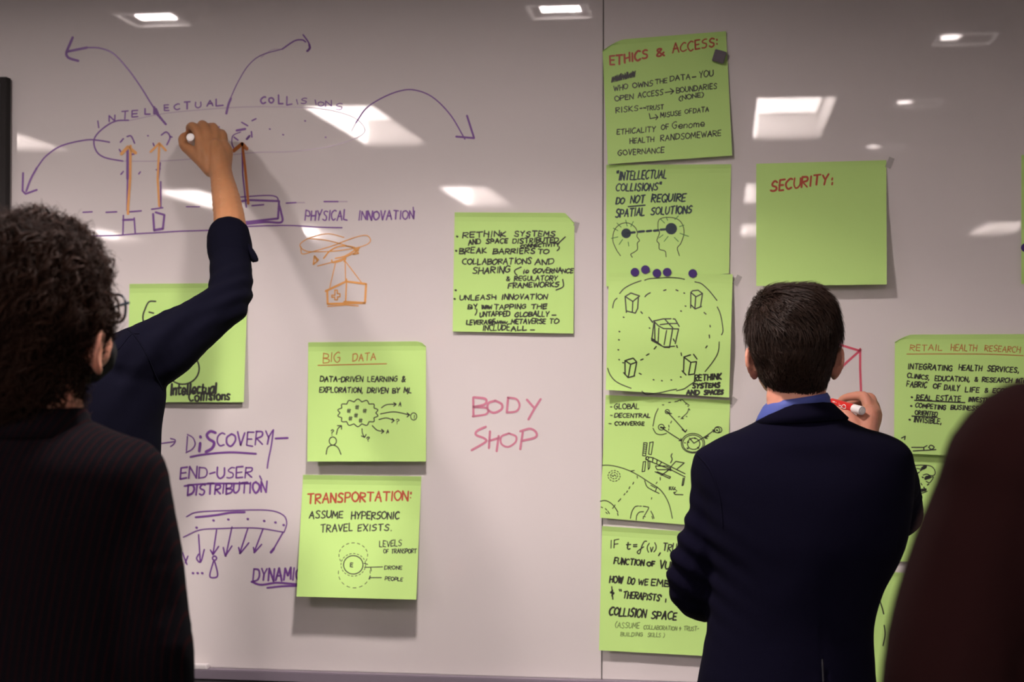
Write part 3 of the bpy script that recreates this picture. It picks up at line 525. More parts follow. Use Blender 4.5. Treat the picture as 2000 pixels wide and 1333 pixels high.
n14 = Note((1995,303), (2248,298), (2250,552), (1995,555), 'green sheet cut off by the right edge of the picture, with a violet dot', lift=.008)
# dots and magnet
for i, (x, y, lb) in enumerate([(1240,532,'leftmost of the five'),(1260.5,527,'highest and second from the left'),(1283,534,'third from the left'),(1303,532,'fourth from the left'),(1353,534.5,'rightmost of the five, standing apart'),(2003,484,None)]):
    c = (n7 if i < 5 else n14).surf(x, y, .0009); c.y = -max(abs(c.y), .0095 if i < 5 else 0)
    bm = bmesh.new(); bmesh.ops.create_circle(bm, cap_ends=True, segments=28, radius=.0098)
    bmesh.ops.rotate(bm, verts=bm.verts, matrix=Matrix.Rotation(math.pi/2, 3, 'X'))
    r = bmesh.ops.extrude_face_region(bm, geom=bm.faces[:]); bmesh.ops.translate(bm, verts=[v for v in r['geom'] if isinstance(v, bmesh.types.BMVert)], vec=(0, -.0004, 0))
    bmesh.ops.recalc_face_normals(bm, faces=bm.faces)
    me = bpy.data.meshes.new('dot_sticker'); bm.to_mesh(me); bm.free()
    o = link('dot_sticker', me, 'violet'); o.location = c
    tag(o, 'round violet dot above the drawn circle, ' + lb if lb else 'violet dot sticker at the right edge of the picture', 'sticker', 'violet dot stickers')
c = at(1405, 111, .010); mg = box('magnet', (-.0135, -.008, -.0135), (.0135, 0, .0135), 'magnet', bevel=.0012); mg.location = c; mg.rotation_euler = (0, math.radians(17), 0)
tag(mg, 'small grey square magnet on the ethics and access sheet', 'magnet')
for nn, x, y, a in [(n4, 1124, 444, .3), (n7, 1440, 548, .5), (n1, 482, 566, .2), (n8, 1430, 786, .6), (n10, 1738, 318, .4)]:
    c = at(x, y, .0012); o = box('tape', (-.006, -.0003, -.012), (.006, .0003, .012), 'tape', nn.o); o.location = c-nn.o.location; o.rotation_euler = (0, a, 0)

# ------------------------------------------------------------ people
def ico(n):
    bm = bmesh.new(); bmesh.ops.create_icosphere(bm, subdivisions=n, radius=1)
    v = np.array([q.co[:] for q in bm.verts]); f = [[w_.index for w_ in q.verts] for q in bm.faces]; bm.free(); return v, f
ICO = ico(2)
class Blob:
    def __init__(s): s.v = []; s.f = []
    def add(s, v, f):
        b = sum(len(a) for a in s.v); s.v.append(np.asarray(v, float)); s.f += [[i+b for i in q] for q in f]; return s
    def ell(s, c, r, rot=None):
        r = (r, r, r) if isinstance(r, (int, float)) else r; v = ICO[0]*np.array(r)
        if rot is not None: v = v @ np.array(rot.to_3x3() if hasattr(rot, 'to_3x3') else rot).T
        return s.add(v+np.array(c[:]), ICO[1])
    def chain(s, pts, closed=False):
        "pts: (Vector, radius); a smooth tapering tube"
        P = [np.array([*p[:], r]) for p, r in pts]; Q = smooth(P, 8) if len(P) > 2 else [P[0]+(P[1]-P[0])*k/8 for k in range(9)]
        # resample so neighbouring balls overlap well
        out = [Q[0]]
        for q in Q[1:]:
            if np.linalg.norm(q[:3]-out[-1][:3]) > .28*max(.004, q[3]): 
                d = np.linalg.norm(q[:3]-out[-1][:3]); n = max(1, int(d/(.35*max(.004, q[3])))); a = out[-1]
                for k in range(1, n+1): out.append(a+(q-a)*k/n)
        for q in out: s.ell(q[:3], float(q[3]))
        return s
    def loft(s, rings, n=40):
        "rings: (centre Vector, half width, half depth, power) from top to bottom"
        v = []; f = []
        for c, a, b, p in rings:
            for k in range(n):
                t = 2*math.pi*k/n; cx, sy = math.cos(t), math.sin(t)
                v.append((c[0]+a*math.copysign(abs(cx)**p, cx), c[1]+b*math.copysign(abs(sy)**p, sy), c[2]))
        m = len(rings)
        for j in range(m-1):
            for k in range(n): q = (k+1) % n; f.append([j*n+k, j*n+q, (j+1)*n+q, (j+1)*n+k])
        f.append(list(range(n))[::-1]); f.append([(m-1)*n+k for k in range(n)])
        return s.add(v, f)
    def build(s, name, material, parent, vox=.006, sm=6, disp=None, wp=None):
        me = mesh(name+'_tmp', np.concatenate(s.v), s.f); tmp = bpy.data.objects.new('tmp', me); COL.objects.link(tmp)
        r = tmp.modifiers.new('r', 'REMESH'); r.mode = 'VOXEL'; r.voxel_size = vox; r.adaptivity = 0
        q = tmp.modifiers.new('s', 'SMOOTH'); q.iterations = sm; q.factor = .5
        dg = bpy.context.evaluated_depsgraph_get(); dg.update(); out = bpy.data.meshes.new_from_object(tmp.evaluated_get(dg)); bpy.data.objects.remove(tmp); bpy.data.meshes.remove(me)
        out.name = name; n = len(out.vertices)
        co = np.empty(n*3); out.vertices.foreach_get('co', co); co = co.reshape(-1, 3)
        if disp:
            no = np.empty(n*3); out.vertex_normals.foreach_get('vector', no); no = no.reshape(-1, 3)
            co = co + no*disp(co)[:, None]
        wp0 = wp; wp = np.array((wp if wp is not None else (parent.location if parent else Vector()))[:]); out.vertices.foreach_set('co', (co-wp).ravel()); out.update()
        o = link(name, out, material, parent, True)
        if not parent: o.location = wp
        return o
def nz(co, sc, seed=0, st=(1,1,1)):
    return np.array([noise.noise(Vector((c[0]*sc*st[0]+seed, c[1]*sc*st[1]+seed*2, c[2]*sc*st[2]-seed))) for c in co])
def ridge(co, sc, seed, st): return 1-np.abs(nz(co, sc, seed, st))*2
def folds(seed, amp, sc=6, st=(1, 1, .45)):
    return lambda co: amp*(ridge(co, sc, seed, st)*.8 + nz(co, sc*.45, seed+9, st)*1.4 + nz(co, sc*3, seed+4)*.18-.45)
def rows(dist, rr, depth=None, top=None):
    out = []
    for r in rr:
        py, xl, xr = r[:3]; b = r[3]; p = r[4] if len(r) > 4 else 1.0; dd = dist + (r[5] if len(r) > 5 else 0)
        L = at(xl, py, dd); R = at(xr, py, dd); out.append(((L+R)/2, (R-L).length/2, b, p))
    return out
def densify(R, k=4):
    Q = smooth([np.array([*c, a, b, p]) for c, a, b, p in R], k); return [(q[:3], q[3], q[4], q[5]) for q in Q]
def ground_legs(B, x, y, zhip, r0=.085, sp=.095, zend=.09, lean=0):
    for s in (-1, 1):
        B.chain([(Vector((x+s*sp, y, zhip)), r0), (Vector((x+s*sp*1.05, y+.01, zhip*.55)), r0*.72), (Vector((x+s*sp*1.15, y-.01+lean, zend)), r0*.55)])
    return B
def shoes(parent, x, y, sp=.11):
    for s in (-1, 1):
        B = Blob(); B.chain([(Vector((x+s*sp, y-.05, .045)), .042), (Vector((x+s*sp*1.05, y+.05, .045)), .044), (Vector((x+s*sp*1.15, y+.17, .036)), .036)])
        o = B.build('shoe', 'shoe', parent, .008, 4)
        box('sole', (x+s*sp-.045, y-.09, .0), (x+s*sp+.05, y+.205, .014), 'dark', o, bevel=.005).location = -parent.location
def ear(B, c, yaw, side, h=.031):
    "C-shaped rim, shell and lobe; yaw turns with the head"
    R = Matrix.Rotation(yaw, 3, 'Z')
    q = lambda x, y, z: Vector(c) + R @ Vector((x*side, y, z))
    B.chain([(q(.004, .012, h*.5), .0045), (q(.011, .006, h*.95), .0048), (q(.018, -.008, h), .005), (q(.021, -.016, h*.45), .005), (q(.018, -.016, -h*.2), .005), (q(.011, -.006, -h*.7), .006), (q(.006, .004, -h*.95), .0065)])
    for z_, x_ in ((.62, .009), (.3, .011), (0, .011), (-.3, .009), (-.6, .006)):
        B.ell(q(x_, -.004, h*z_), (.0065, .0075, h*.28)); B.ell(q(x_*.35, .003, h*z_), (.007, .008, h*.28))
def head(B, c, yaw, r=(.074, .094, .088), face=True, ears=True, jaw=.0):
    R = Matrix.Rotation(yaw, 3, 'Z'); q = lambda x, y, z: Vector(c) + R @ Vector((x, y, z))
    B.ell(q(0, 0, .012), r, R)
    B.ell(q(0, .045, -.035), (.060, .052, .065), R); B.ell(q(0, .062, -.085), (.040, .036, .030), R)
    for s in (-1, 1): B.ell(q(s*.035, .045, -.055), (.030, .045, .045), R); B.ell(q(s*.034, .078, -.028), (.018, .016, .014), R)
    B.ell(q(0, .084, .022), (.050, .014, .012), R)
    B.chain([(q(0, .092, .012), .008), (q(0, .108, -.022), .011), (q(0, .100, -.036), .010)])
    for s in (-1, 1): B.ell(q(s*.011, .098, -.036), (.009, .009, .007), R)
    B.ell(q(0, .096, -.062), (.024, .010, .006), R); B.ell(q(0, .094, -.071), (.020, .010, .006), R)
    if ears:
        for s in (-1, 1): ear(B, q(s*r[0]*.96, -.004, -.022), yaw, s)
    return q
def eyes(parent, q):
    for s in (-1, 1):
        B = Blob(); B.ell(q(s*.031, .082, 0), .0125); o = B.build('eye', 'eye', parent, .003, 1)
        B = Blob(); B.ell(q(s*.031, .0925, 0), (.006, .004, .006)); i = B.build('iris', 'hairbase', o, .0015, 1, wp=parent.location); i.location = (0, 0, 0)

def strands(name, material, parent, bvh, roots, flow, n_seg, length, width, lift, curl=0, clump=None, jit=.25, fade=None, seed=1):
    rg = random.Random(seed); vs = []; fs = []
    for p, nrm in roots:
        L = length(p)*rg.uniform(.7, 1.25); step = L/n_seg; w0 = width*rg.uniform(.7, 1.3); pos = p.copy(); n = nrm.copy(); d = None
        ph = rg.uniform(0, 6.28); rad = curl*rg.uniform(.5, 1.3); turns = rg.uniform(1.2, 2.6); pts = []; lf = lift(p)*rg.uniform(.4, 1.3)
        rj = Vector((rg.gauss(0, jit), rg.gauss(0, jit), rg.gauss(0, jit)))
        for k in range(n_seg+1):
            t = k/n_seg; fl = flow(pos, n) + rj; fl = fl - n*fl.dot(n); fl.normalize()
            side = fl.cross(n); a = ph + t*turns*6.28
            pts.append((pos + n*(lf*(.25+t) + rad*.9*(1+math.cos(a))*min(1, t*3)) + side*rad*math.sin(a), fl, n.copy()))
            pos = pos + fl*step; hit = bvh.find_nearest(pos)
            if hit[0]: pos = hit[0]; n = hit[1]
        b = len(vs)
        for k, (q, fl, nn) in enumerate(pts):
            t = k/n_seg; ww = w0*(1-.75*t**2)
            s = (pts[min(k+1, n_seg)][0]-pts[max(k-1, 0)][0]).cross(nn)
            s = s.normalized() if s.length > 1e-6 else Vector((1, 0, 0)); h = nn
            vs += [q+s*ww, q+h*ww*.7, q-s*ww]
            if k:
                j = b+3*k
                for i in range(3): i2 = (i+1) % 3; fs.append((j-3+i, j-3+i2, j+i2, j+i))
    wp = parent.location
    # parent may itself be a child; its own frame is the root's frame
    root = parent if parent.parent is None else parent.parent
    return link(name, mesh(name, [v-root.location for v in vs], fs), material, parent, True)
def surf_roots(o, off, n, keep=lambda p, nrm: True, seed=3):
    me = o.data; me.calc_loop_triangles(); rg = random.Random(seed)
    co = [v.co + off for v in me.vertices]; tris = [tuple(t.vertices) for t in me.loop_triangles]
    bvh = BVHTree.FromPolygons(co, tris); ar = np.array([t.area for t in me.loop_triangles]); cs = np.cumsum(ar); out = []
    while len(out) < n:
        for r in [rg.random()*cs[-1] for _ in range(n)]:
            t = tris[min(int(np.searchsorted(cs, r)), len(tris)-1)]; a, b = rg.random(), rg.random()
            if a+b > 1: a, b = 1-a, 1-b
            p = co[t[0]]*(1-a-b)+co[t[1]]*a+co[t[2]]*b; nn = (co[t[1]]-co[t[0]]).cross(co[t[2]]-co[t[0]])
            if nn.length < 1e-12: continue
            nn.normalize()
            if keep(p, nn): out.append((p, nn))
            if len(out) >= n: break
    return bvh, out
def finger(B, pts): B.chain([(at(x, y, d), r) for x, y, d, r in pts])
def tube(name, material, parent, prof, a, b, n=24, root=None):
    "lathe: prof = (t along a->b, radius)"
    d = (b-a).normalized(); u = d.orthogonal().normalized(); v = d.cross(u); vs = []; fs = []; L = (b-a).length
    for t, r in prof:
        for k in range(n): vs.append(a + d*(t*L) + (u*math.cos(2*math.pi*k/n)+v*math.sin(2*math.pi*k/n))*r)
    for j in range(len(prof)-1):
        for k in range(n): q = (k+1) % n; fs.append((j*n+k, j*n+q, (j+1)*n+q, (j+1)*n+k))
    fs.append(tuple(range(n))[::-1]); fs.append(tuple((len(prof)-1)*n+k for k in range(n)))
    off = (root or parent).location if (root or parent) else Vector()
    return link(name, mesh(name, [q-off for q in vs], fs), material, parent, False)

# ===== the man in the navy suit (right) =====
D3 = .72
B = Blob(); c3 = at(1551, 664, D3); gx = at(1545, 900, D3).x; f3 = Vector((gx, -D3, 0))
q3 = head(B, c3 + Vector((0, .01, 0)), 0, r=(.073, .094, .088), ears=False)
for X, s in ((1478, -1), (1625, 1)):
    ear(B, at(X - s*3, 711, D3-.005), 0, s, .026)
B.chain([(at(1553, 730, D3-.01), .054), (at(1556, 790, D3+.005), .057), (at(1560, 840, D3), .060)])
B.loft(densify(rows(D3, [(835, 1500, 1620, .05), (870, 1420, 1730, .07), (930, 1390, 1760, .09), (1100, 1400, 1730, .09), (1300, 1400, 1690, .09), (1520, 1390, 1700, .095)])))
B.chain([(at(1410, 925, D3), .045), (at(1375, 1060, D3), .038), (at(1362, 1150, D3-.04), .036), (at(1420, 1150, .42), .03), (at(1480, 1130, .30), .026)])
B.chain([(at(1735, 915, D3), .045), (at(1755, 1000, .56), .029), (at(1735, 965, .44), .028), (at(1708, 890, .36), .025), (at(1692, 862, .335), .0255)])
# right hand round the marker
B.chain([(at(1692, 862, .335), .0255), (at(1690, 838, .325), .029), (at(1698, 812, .315), .022)])
B.chain([(at(1678, 848, .335), .022), (at(1662, 826, .335), .019), (at(1652, 812, .33), .014)])
B.chain([(at(1694, 838, .32), .024), (at(1706, 812, .30), .019), (at(1703, 793, .285), .013)])
B.ell(at(1711, 806, .31), .011)
finger(B, [(1698,803,.305,.0125), (1690,778,.285,.0115), (1682,774,.275,.0108), (1662,775,.262,.0098), (1648,779,.25,.0090), (1641,784,.242,.0082)])
finger(B, [(1706,802,.285,.012), (1702,779,.262,.0108), (1688,776,.245,.010), (1668,786,.225,.0090), (1655,794,.22,.0082)])
finger(B, [(1711,812,.27,.0115), (1708,790,.245,.0100), (1692,792,.225,.0092), (1676,804,.215,.0082)])
finger(B, [(1710,822,.26,.0105), (1708,806,.235,.0088), (1694,808,.22,.0080), (1682,816,.212,.0072)])
finger(B, [(1678,846,.335,.016), (1658,824,.33,.0125), (1642,806,.305,.0108), (1630,795,.285,.0098), (1624,790,.275,.0085)])
# left hand in front of the chest
lh = at(1500, 1122, .27); B.chain([(at(1480, 1130, .30), .026), (lh, .024)])
for k in range(4): B.chain([(lh+Vector((.01, .01, .015-.012*k)), .011), (lh+Vector((.05, .03, .018-.014*k)), .0095), (lh+Vector((.065, -.0, .016-.014*k)), .0085)])
B.chain([(lh+Vector((-.01, 0, .015)), .012), (lh+Vector((.015, -.02, .035)), .0105), (lh+Vector((.04, -.025, .04)), .0085)])
ground_legs(B, gx, -D3, .92, .075)
for s in (-1, 1): B.chain([(Vector((gx+s*.11, -D3-.03, .06)), .035), (Vector((gx+s*.12, -D3+.12, .035)), .028)])
P3 = B.build('person', 'skin_b', None, .0042, 3, wp=f3)
tag(P3, 'person in a navy suit with short brown hair, seen from behind, holding a red marker', 'person')
eyes(P3, q3)
B = Blob().loft(densify(rows(D3, [(836,1474,1664,.078,1,0),(842,1440,1706,.084),(852,1412,1740,.090),(866,1386,1766,.097),(888,1356,1782,.102,.9),(930,1352,1784,.115,.88),(980,1362,1782,.122,.9),(1050,1372,1772,.125,.92),(1100,1378,1752,.122),(1150,1380,1724,.118),(1200,1380,1708,.115),(1240,1374,1704,.115),(1290,1366,1706,.12),(1333,1358,1709,.125),(1450,1344,1722,.13),(1600,1338,1728,.132)])))
B.loft(densify(rows(D3, [(808,1502,1628,.062),(824,1478,1654,.074),(842,1440,1700,.082)])))
B.chain([(at(1398, 922, D3), .050), (at(1394, 1000, D3), .051), (at(1374, 1060, D3), .049), (at(1354, 1115, D3-.01), .0495), (at(1358, 1160, D3-.04), .050), (at(1385, 1172, .55), .045), (at(1430, 1150, .42), .041), (at(1470, 1132, .32), .038)])
B.chain([(at(1736, 905, D3), .044), (at(1750, 950, .62), .047), (at(1758, 1000, .55), .045), (at(1748, 1000, .48), .044), (at(1728, 940, .42), .038), (at(1712, 895, .37), .034)])
def d3(co):
    base = folds(3, .0038, 6, (1, 1, .5))(co)
    # creases at the elbow, centre back seam and armhole seam
    ctr = np.array([*at(1598, 1100, D3)]); seam = np.exp(-((co[:, 0]-ctr[0])/.0022)**2)*(co[:, 1] < -D3)*.0016*(co[:, 2] < 1.42)
    e = np.array([*at(1340, 1090, D3)]); dd = np.linalg.norm(co-e, axis=1); cre = np.exp(-(dd/.10)**2)*np.sin(co[:, 2]*150+co[:, 0]*90)*.0045
    v = np.array([*at(1605, 1330, D3)]); vent = np.exp(-((co[:, 0]-v[0])/.003)**2)*(co[:, 1] < -D3)*(co[:, 2] < at(1605, 1285, D3).z)*.006
    return base - seam + cre - vent
jk = B.build('suit_jacket', 'navy', P3, .006, 5, disp=d3)
# raised sleeve-head seam on the left shoulder
def seamline(name, material, parent, root, pix, dist, r, target):
    co = [v.co + root.location for v in target.data.vertices]; tris = [tuple(p.vertices) for p in target.data.polygons]; bv = BVHTree.FromPolygons(co, tris); B = []
    for x, y in smooth(pix, 10):
        d = ray(x, y).normalized(); hit = bv.ray_cast(CAMP, d)
        if hit[0] is not None: B.append((hit[0]+hit[1]*r*.1, hit[1]))
    vs = []; fs = []
    for i, (p, n) in enumerate(B):
        t = (B[min(i+1, len(B)-1)][0]-B[max(i-1, 0)][0]); t = t.normalized() if t.length > 1e-9 else Vector((0,0,1)); s = t.cross(n).normalized()
        vs += [p+s*r, p+n*r*.8, p-s*r, p-n*r]; b = 4*i
        if i:
            for k in range(4): q = (k+1) % 4; fs.append((b-4+k, b-4+q, b+q, b+k))
    if vs: return link(name, mesh(name, [v-root.location for v in vs], fs), material, parent, True)
seamline('sleeve_seam', 'navy', jk, P3, [(1362, 888), (1385, 915), (1400, 950), (1408, 985), (1412, 1030)], D3, .0022, jk)
seamline('back_vent', 'trouser', jk, P3, [(1606, 1288), (1607, 1310), (1608, 1332)], D3, .0018, jk)
# suit collar: band standing round the neck, falling over the shoulders
def collar(name, material, parent, R, t, n=64, tilt=0, open_=0):
    vs = []; fs = []; R2 = [(c, a-t, b-t, p) for c, a, b, p in R][::-1]; allr = R+R2
    for c, a, b, p in allr:
        for k in range(n):
            th = 2*math.pi*k/n; vs.append((c[0]+a*math.cos(th), c[1]+b*math.sin(th), c[2]-.35*max(0, math.sin(th))*b+tilt*a*math.cos(th)))
    m = len(allr)
    for j in range(m):
        for k in range(n):
            if open_ and abs(k-n/4) < open_: continue
            q = (k+1) % n; f = ((j*n+k), (j*n+q), ((j+1) % m)*n+q, ((j+1) % m)*n+k); fs.append(f)
    loc = parent.location
    return link(name, mesh(name, [Vector(v)-loc for v in vs], fs), material, parent, True)
R = rows(D3, [(787, 1516, 1616, .066), (792, 1504, 1628, .070), (805, 1487, 1641, .076), (822, 1472, 1658, .083)])
collar('jacket_collar', 'navy', P3, R, .006, open_=5, tilt=.07)
R = rows(D3, [(776, 1500, 1616, .060), (785, 1490, 1621, .062), (802, 1480, 1624, .061), (818, 1473, 1627, .056)])
collar('shirt_collar', 'blue', P3, R, .003, open_=2, tilt=.16)
B = Blob(); B.chain([(at(1440, 1146, .40), .033), (at(1474, 1131, .315), .031)]); B.build('shirt_cuff', 'blue', P3, .006, 3)
B = ground_legs(Blob(), gx, -D3, .92, .098, .095, .07); B.ell((gx, -D3, .92), (.17, .12, .12)); B.build('trousers', 'trouser', P3, .009, 5, disp=folds(5, .003, 7))
shoes(P3, gx, -D3)
# hair
HR = [(562,1516,1583,.030,1,.00),(566,1497,1598,.05),(577,1484,1614,.066),(592,1475,1627,.080),(612,1468,1634,.092),(640,1463,1639,.099,.95),(665,1464,1638,.101,.95),(690,1468,1632,.099,.95),(715,1478,1626,.093),(740,1486,1617,.082),(760,1500,1611,.066),(774,1518,1603,.052)]
B = Blob().loft(densify(rows(D3, HR)))
hb = B.build('hair', 'hairbase', P3, .005, 3, disp=lambda co: .003*ridge(co, 22, 4, (1, .3, .35)) + .002*nz(co, 40, 2)-.003)
zc = at(1550, 640, D3).z; zt = at(1550, 600, D3).z
def flow3(p, n):
    h = (p.z-zc)/.07; x = (p.x-c3.x)/.08
    return Vector((.95*max(0, min(1, h+.7))*(1-.5*x) + .55*noise.noise(p*26), -.2, -1.0+.4*noise.noise(p*22)))
bv, rts = surf_roots(hb, P3.location, 9000, lambda p, n: p.y < -D3+.075)
strands('hair_strands', 'hair_a', hb, bv, rts, flow3, 7, lambda p: .042 if p.z > zc-.03 else .015, .0009, lambda p: .0085 if p.z > zc else .003, seed=2, jit=.24)
bv, rts = surf_roots(hb, P3.location, 260, lambda p, n: p.x < at(1490, 600, D3).x and p.z > zt-.03 and n.z > -.2, 5)
strands('hair_strands', 'hair_a', hb, bv, rts, lambda p, n: Vector((-.3, .2, .6)), 6, lambda p: .014, .0007, lambda p: .006, curl=.003, seed=9)
# red marker in his hand
def marker(name, label, a, b, c_barrel, r=.0088):
    t = empty(name, a); tag(t, label, 'marker')
    tube('end_cap', 'white', t, [(0, r*.82), (0.0, r*.98), (.02, r*1.03), (.20, r*1.03), (.205, r*.95)], a, b)
    tube('end_recess', 'trimw', t, [(-.004, r*.62), (.003, r*.66)], a, b)
    tube('barrel', c_barrel, t, [(.2, r*.97), (.21, r), (.74, r), (.76, r*.95)], a, b)
    tube('cap', 'white', t, [(.75, r*.8), (.755, r*.92), (.86, r*.78), (.88, r*.5), (.93, r*.42), (.94, r*.25)], a, b)
    tube('felt_tip', 'red' if c_barrel == 'red' else 'purple', t, [(.94, .0026), (.99, .0022), (1, .001)], a, b)
    return t
a = at(1684, 803, .355); b = at(1606, 781, .245); mk = marker('marker_pen', 'red and white marker held by the person in the navy suit', a, b, 'red')
d = (b-a).normalized(); view = (CAMP-(a+b)/2).normalized(); u_ = (view-d*view.dot(d)).normalized(); v_ = d.cross(u_)
def onb(t, s): # wrap lettering on the barrel
    ang = s/.0088; Lm = (b-a).length; return a + d*(t*Lm) + (u_*math.cos(ang)+v_*math.sin(ang))*.0091
vs = []; fs = []
k = Ink(lambda x, y, e: onb(x, y)); x = .30
letters = []
for ch in "EXPO"[::1]:
    for st in G[ch][1].split(';'):
        cv = st.startswith('c'); v = [float(z) for z in st.lstrip('c').split()]; pts = [(.66-(x-.30)-v[i]*.0105, -(v[i+1]-5)*.00085-.002) for i in range(0, len(v), 2)]
        pts = smooth(pts) if cv else pts
        for p0, p1 in zip(pts, pts[1:]):
            A = np.array(p0); Bp = np.array(p1); tt = (Bp-A)*np.array([(b-a).length, 1]); nn = np.array((-tt[1], tt[0])); nn = nn/(np.linalg.norm(nn)+1e-9)*.0008; nn = nn/np.array([(b-a).length, 1])
            q0 = len(vs); vs += [onb(*(A+nn)), onb(*(A-nn)), onb(*(Bp-nn)), onb(*(Bp+nn))]; fs.append((q0, q0+1, q0+2, q0+3))
    x += .085
link('lettering', mesh('lettering', [q-mk.location for q in vs], fs), 'white', mk)

# ===== the writing man (left, raised arm) =====
D2 = .52
B = Blob(); c2 = at(112, 580, D2); g2 = at(120, 900, D2).x; f2 = Vector((g2, -D2, 0))
q2 = head(B, c2, math.radians(-8), r=(.072, .092, .086))
B.chain([(at(116, 630, D2), .055), (at(120, 700, D2), .06)])
B.loft(densify(rows(D2, [(690, 50, 190, .05), (730, -30, 270, .08), (900, -10, 290, .095), (1100, 0, 280, .09), (1350, -10, 290, .1)])))
ARM = [(265,712,.52,.055), (315,680,.50,.048), (370,642,.47,.043), (422,608,.43,.036), (444,588,.405,.034), (450,545,.36,.035), (451,500,.31,.036)]
B.chain([(at(x, y, d), r) for x, y, d, r in ARM])
B.chain([(at(453,500,.31), .037), (at(450,450,.265), .0365), (at(447,420,.24), .0350), (at(440,380,.205), .0315), (at(434,350,.175), .0270), (at(431,335,.16), .0265)])
# hand: back of the hand and knuckles
B.chain([(at(431,338,.162), .0265), (at(428,315,.145), .0275), (at(421,290,.125), .0225)])
B.chain([(at(420,325,.15), .023), (at(400,300,.13), .021), (at(394,278,.118), .017)])
B.chain([(at(436,318,.145), .021), (at(441,297,.125), .017), (at(437,284,.112), .0135)])
B.chain([(at(412,312,.14), .020), (at(408,288,.122), .019), (at(408,270,.112), .0155)])
finger(B, [(393,278,.118,.0145), (385,256,.108,.0118), (376,247,.095,.0108), (371,250,.078,.0102), (373,262,.062,.0098), (379,272,.05,.0088)])
finger(B, [(408,270,.112,.0145), (401,249,.095,.0112), (394,243,.078,.0102), (391,252,.058,.0096), (393,268,.045,.0090)])
finger(B, [(421,272,.108,.0140), (419,252,.088,.0108), (412,248,.07,.0098), (406,264,.052,.0096), (408,277,.042,.0085)])
finger(B, [(436,284,.108,.0125), (436,264,.09,.0096), (430,260,.072,.0088), (420,278,.056,.0085), (420,289,.048,.0078)])
finger(B, [(414,330,.15,.021), (394,312,.135,.0175), (374,296,.115,.0142), (360,284,.098,.0122), (357,272,.088,.0108), (360,265,.08,.0088)])
B.chain([(at(-15, 730, D2), .05), (at(-35, 900, D2), .042), (at(-30, 1040, D2-.05), .036), (at(20, 1180, D2-.12), .027), (at(35, 1230, D2-.13), .025)])
l2 = at(38, 1250, D2-.13); B.ell(l2, (.022, .035, .045))
for k in range(4): B.chain([(l2+Vector((0, .025-.016*k, -.03)), .0105), (l2+Vector((.006, .028-.016*k, -.075)), .009), (l2+Vector((.016, .024-.015*k, -.10)), .0078)])
B.chain([(l2+Vector((.01, .02, .01)), .012), (l2+Vector((.035, .03, -.03)), .009), (l2+Vector((.036, .03, -.05)), .008)])
ground_legs(B, g2, -D2, .95, .075)
for s in (-1, 1): B.chain([(Vector((g2+s*.11, -D2-.03, .06)), .035), (Vector((g2+s*.12, -D2+.12, .035)), .028)])
def d2(co):
    # tendons on the back of the hand
    e = np.array([*at(420, 300, .14)]); dd = np.linalg.norm(co-e, axis=1); return np.exp(-(dd/.03)**2)*np.sin(co[:, 0]*290+co[:, 2]*50)*.0016 + .0005*nz(co, 90, 2)
P2 = B.build('person', 'skin_a', None, .0034, 1, wp=f2, disp=d2)
tag(P2, 'person in a navy shirt, right arm raised to write on the whiteboard', 'person'); eyes(P2, q2)
B = Blob().loft(densify(rows(D2, [(672,60,185,.052),(684,10,236,.066),(698,-20,272,.080),(716,-42,300,.092),(745,-50,318,.105,.95),(775,-46,318,.115),(800,-42,315,.12),(860,-40,309,.122),(1000,-36,304,.12),(1150,-36,304,.12),(1333,-40,312,.125)])))
SL = [(258,712,.52,.077), (290,694,.51,.074), (320,678,.495,.068), (368,645,.465,.0615), (412,615,.435,.0555), (440,592,.41,.0525), (449,560,.375,.0485), (451,520,.33,.0455), (451,480,.295,.0435)]
B.chain([(at(x, y, d), r) for x, y, d, r in SL])
B.chain([(at(-12, 735, D2), .06), (at(-38, 900, D2), .052), (at(-34, 1040, D2-.05), .047), (at(14, 1160, D2-.12), .04)])
def dsh(co):
    b = folds(21, .0042, 8, (1, 1, .6))(co)
    e = np.array([*at(455, 590, .42)]); e2 = np.array([*at(330, 690, .5)])
    axis = (co[:, 0]*.86 - co[:, 2]*.5)
    dd = np.linalg.norm(co-e, axis=1); d2_ = np.linalg.norm(co-e2, axis=1)
    return b + np.exp(-(dd/.08)**2)*np.sin((co[:, 2]-co[:, 0]*.5)*170)*.0035 + np.exp(-(d2_/.13)**2)*np.sin(axis*115)*.004
sh = B.build('shirt', 'shirtnavy', P2, .006, 5, disp=dsh)
B = Blob(); B.chain([(at(450, 512, .322), .0435), (at(449, 495, .307), .0475), (at(447, 470, .285), .0475), (at(446, 460, .277), .0455)])
cf = B.build('rolled_cuff', 'shirtnavy', P2, .005, 4, disp=folds(31, .0035, 14, (1, 1, 1)))
# open the cuff end: a skin-side rim is read from the step between sleeve and arm
B = Blob(); B.chain([(at(484, 480, .31), .006), (at(494, 498, .32), .008), (at(500, 508, .325), .006)]); B.ell(at(495, 505, .322), (.009, .004, .010)); B.build('cuff_tab', 'shirtnavy', P2, .003, 2)
collar('shirt_collar', 'shirtnavy', P2, rows(D2, [(652, 62, 178, .058), (662, 56, 184, .062), (682, 46, 200, .07)]), .004, open_=3)
seamline('shoulder_seam', 'shirtnavy', sh, P2, [(236, 632), (262, 655), (285, 690), (302, 730), (318, 762)], D2, .0016, sh)
seamline('yoke_seam', 'shirtnavy', sh, P2, [(215, 690), (232, 682), (255, 655), (272, 652)], D2, .0014, sh)
B = ground_legs(Blob(), g2, -D2, .95, .098, .095, .07); B.ell((g2, -D2, .97), (.165, .12, .12)); B.build('trousers', 'trouser', P2, .009, 5, disp=folds(6, .003, 7)); shoes(P2, g2, -D2)
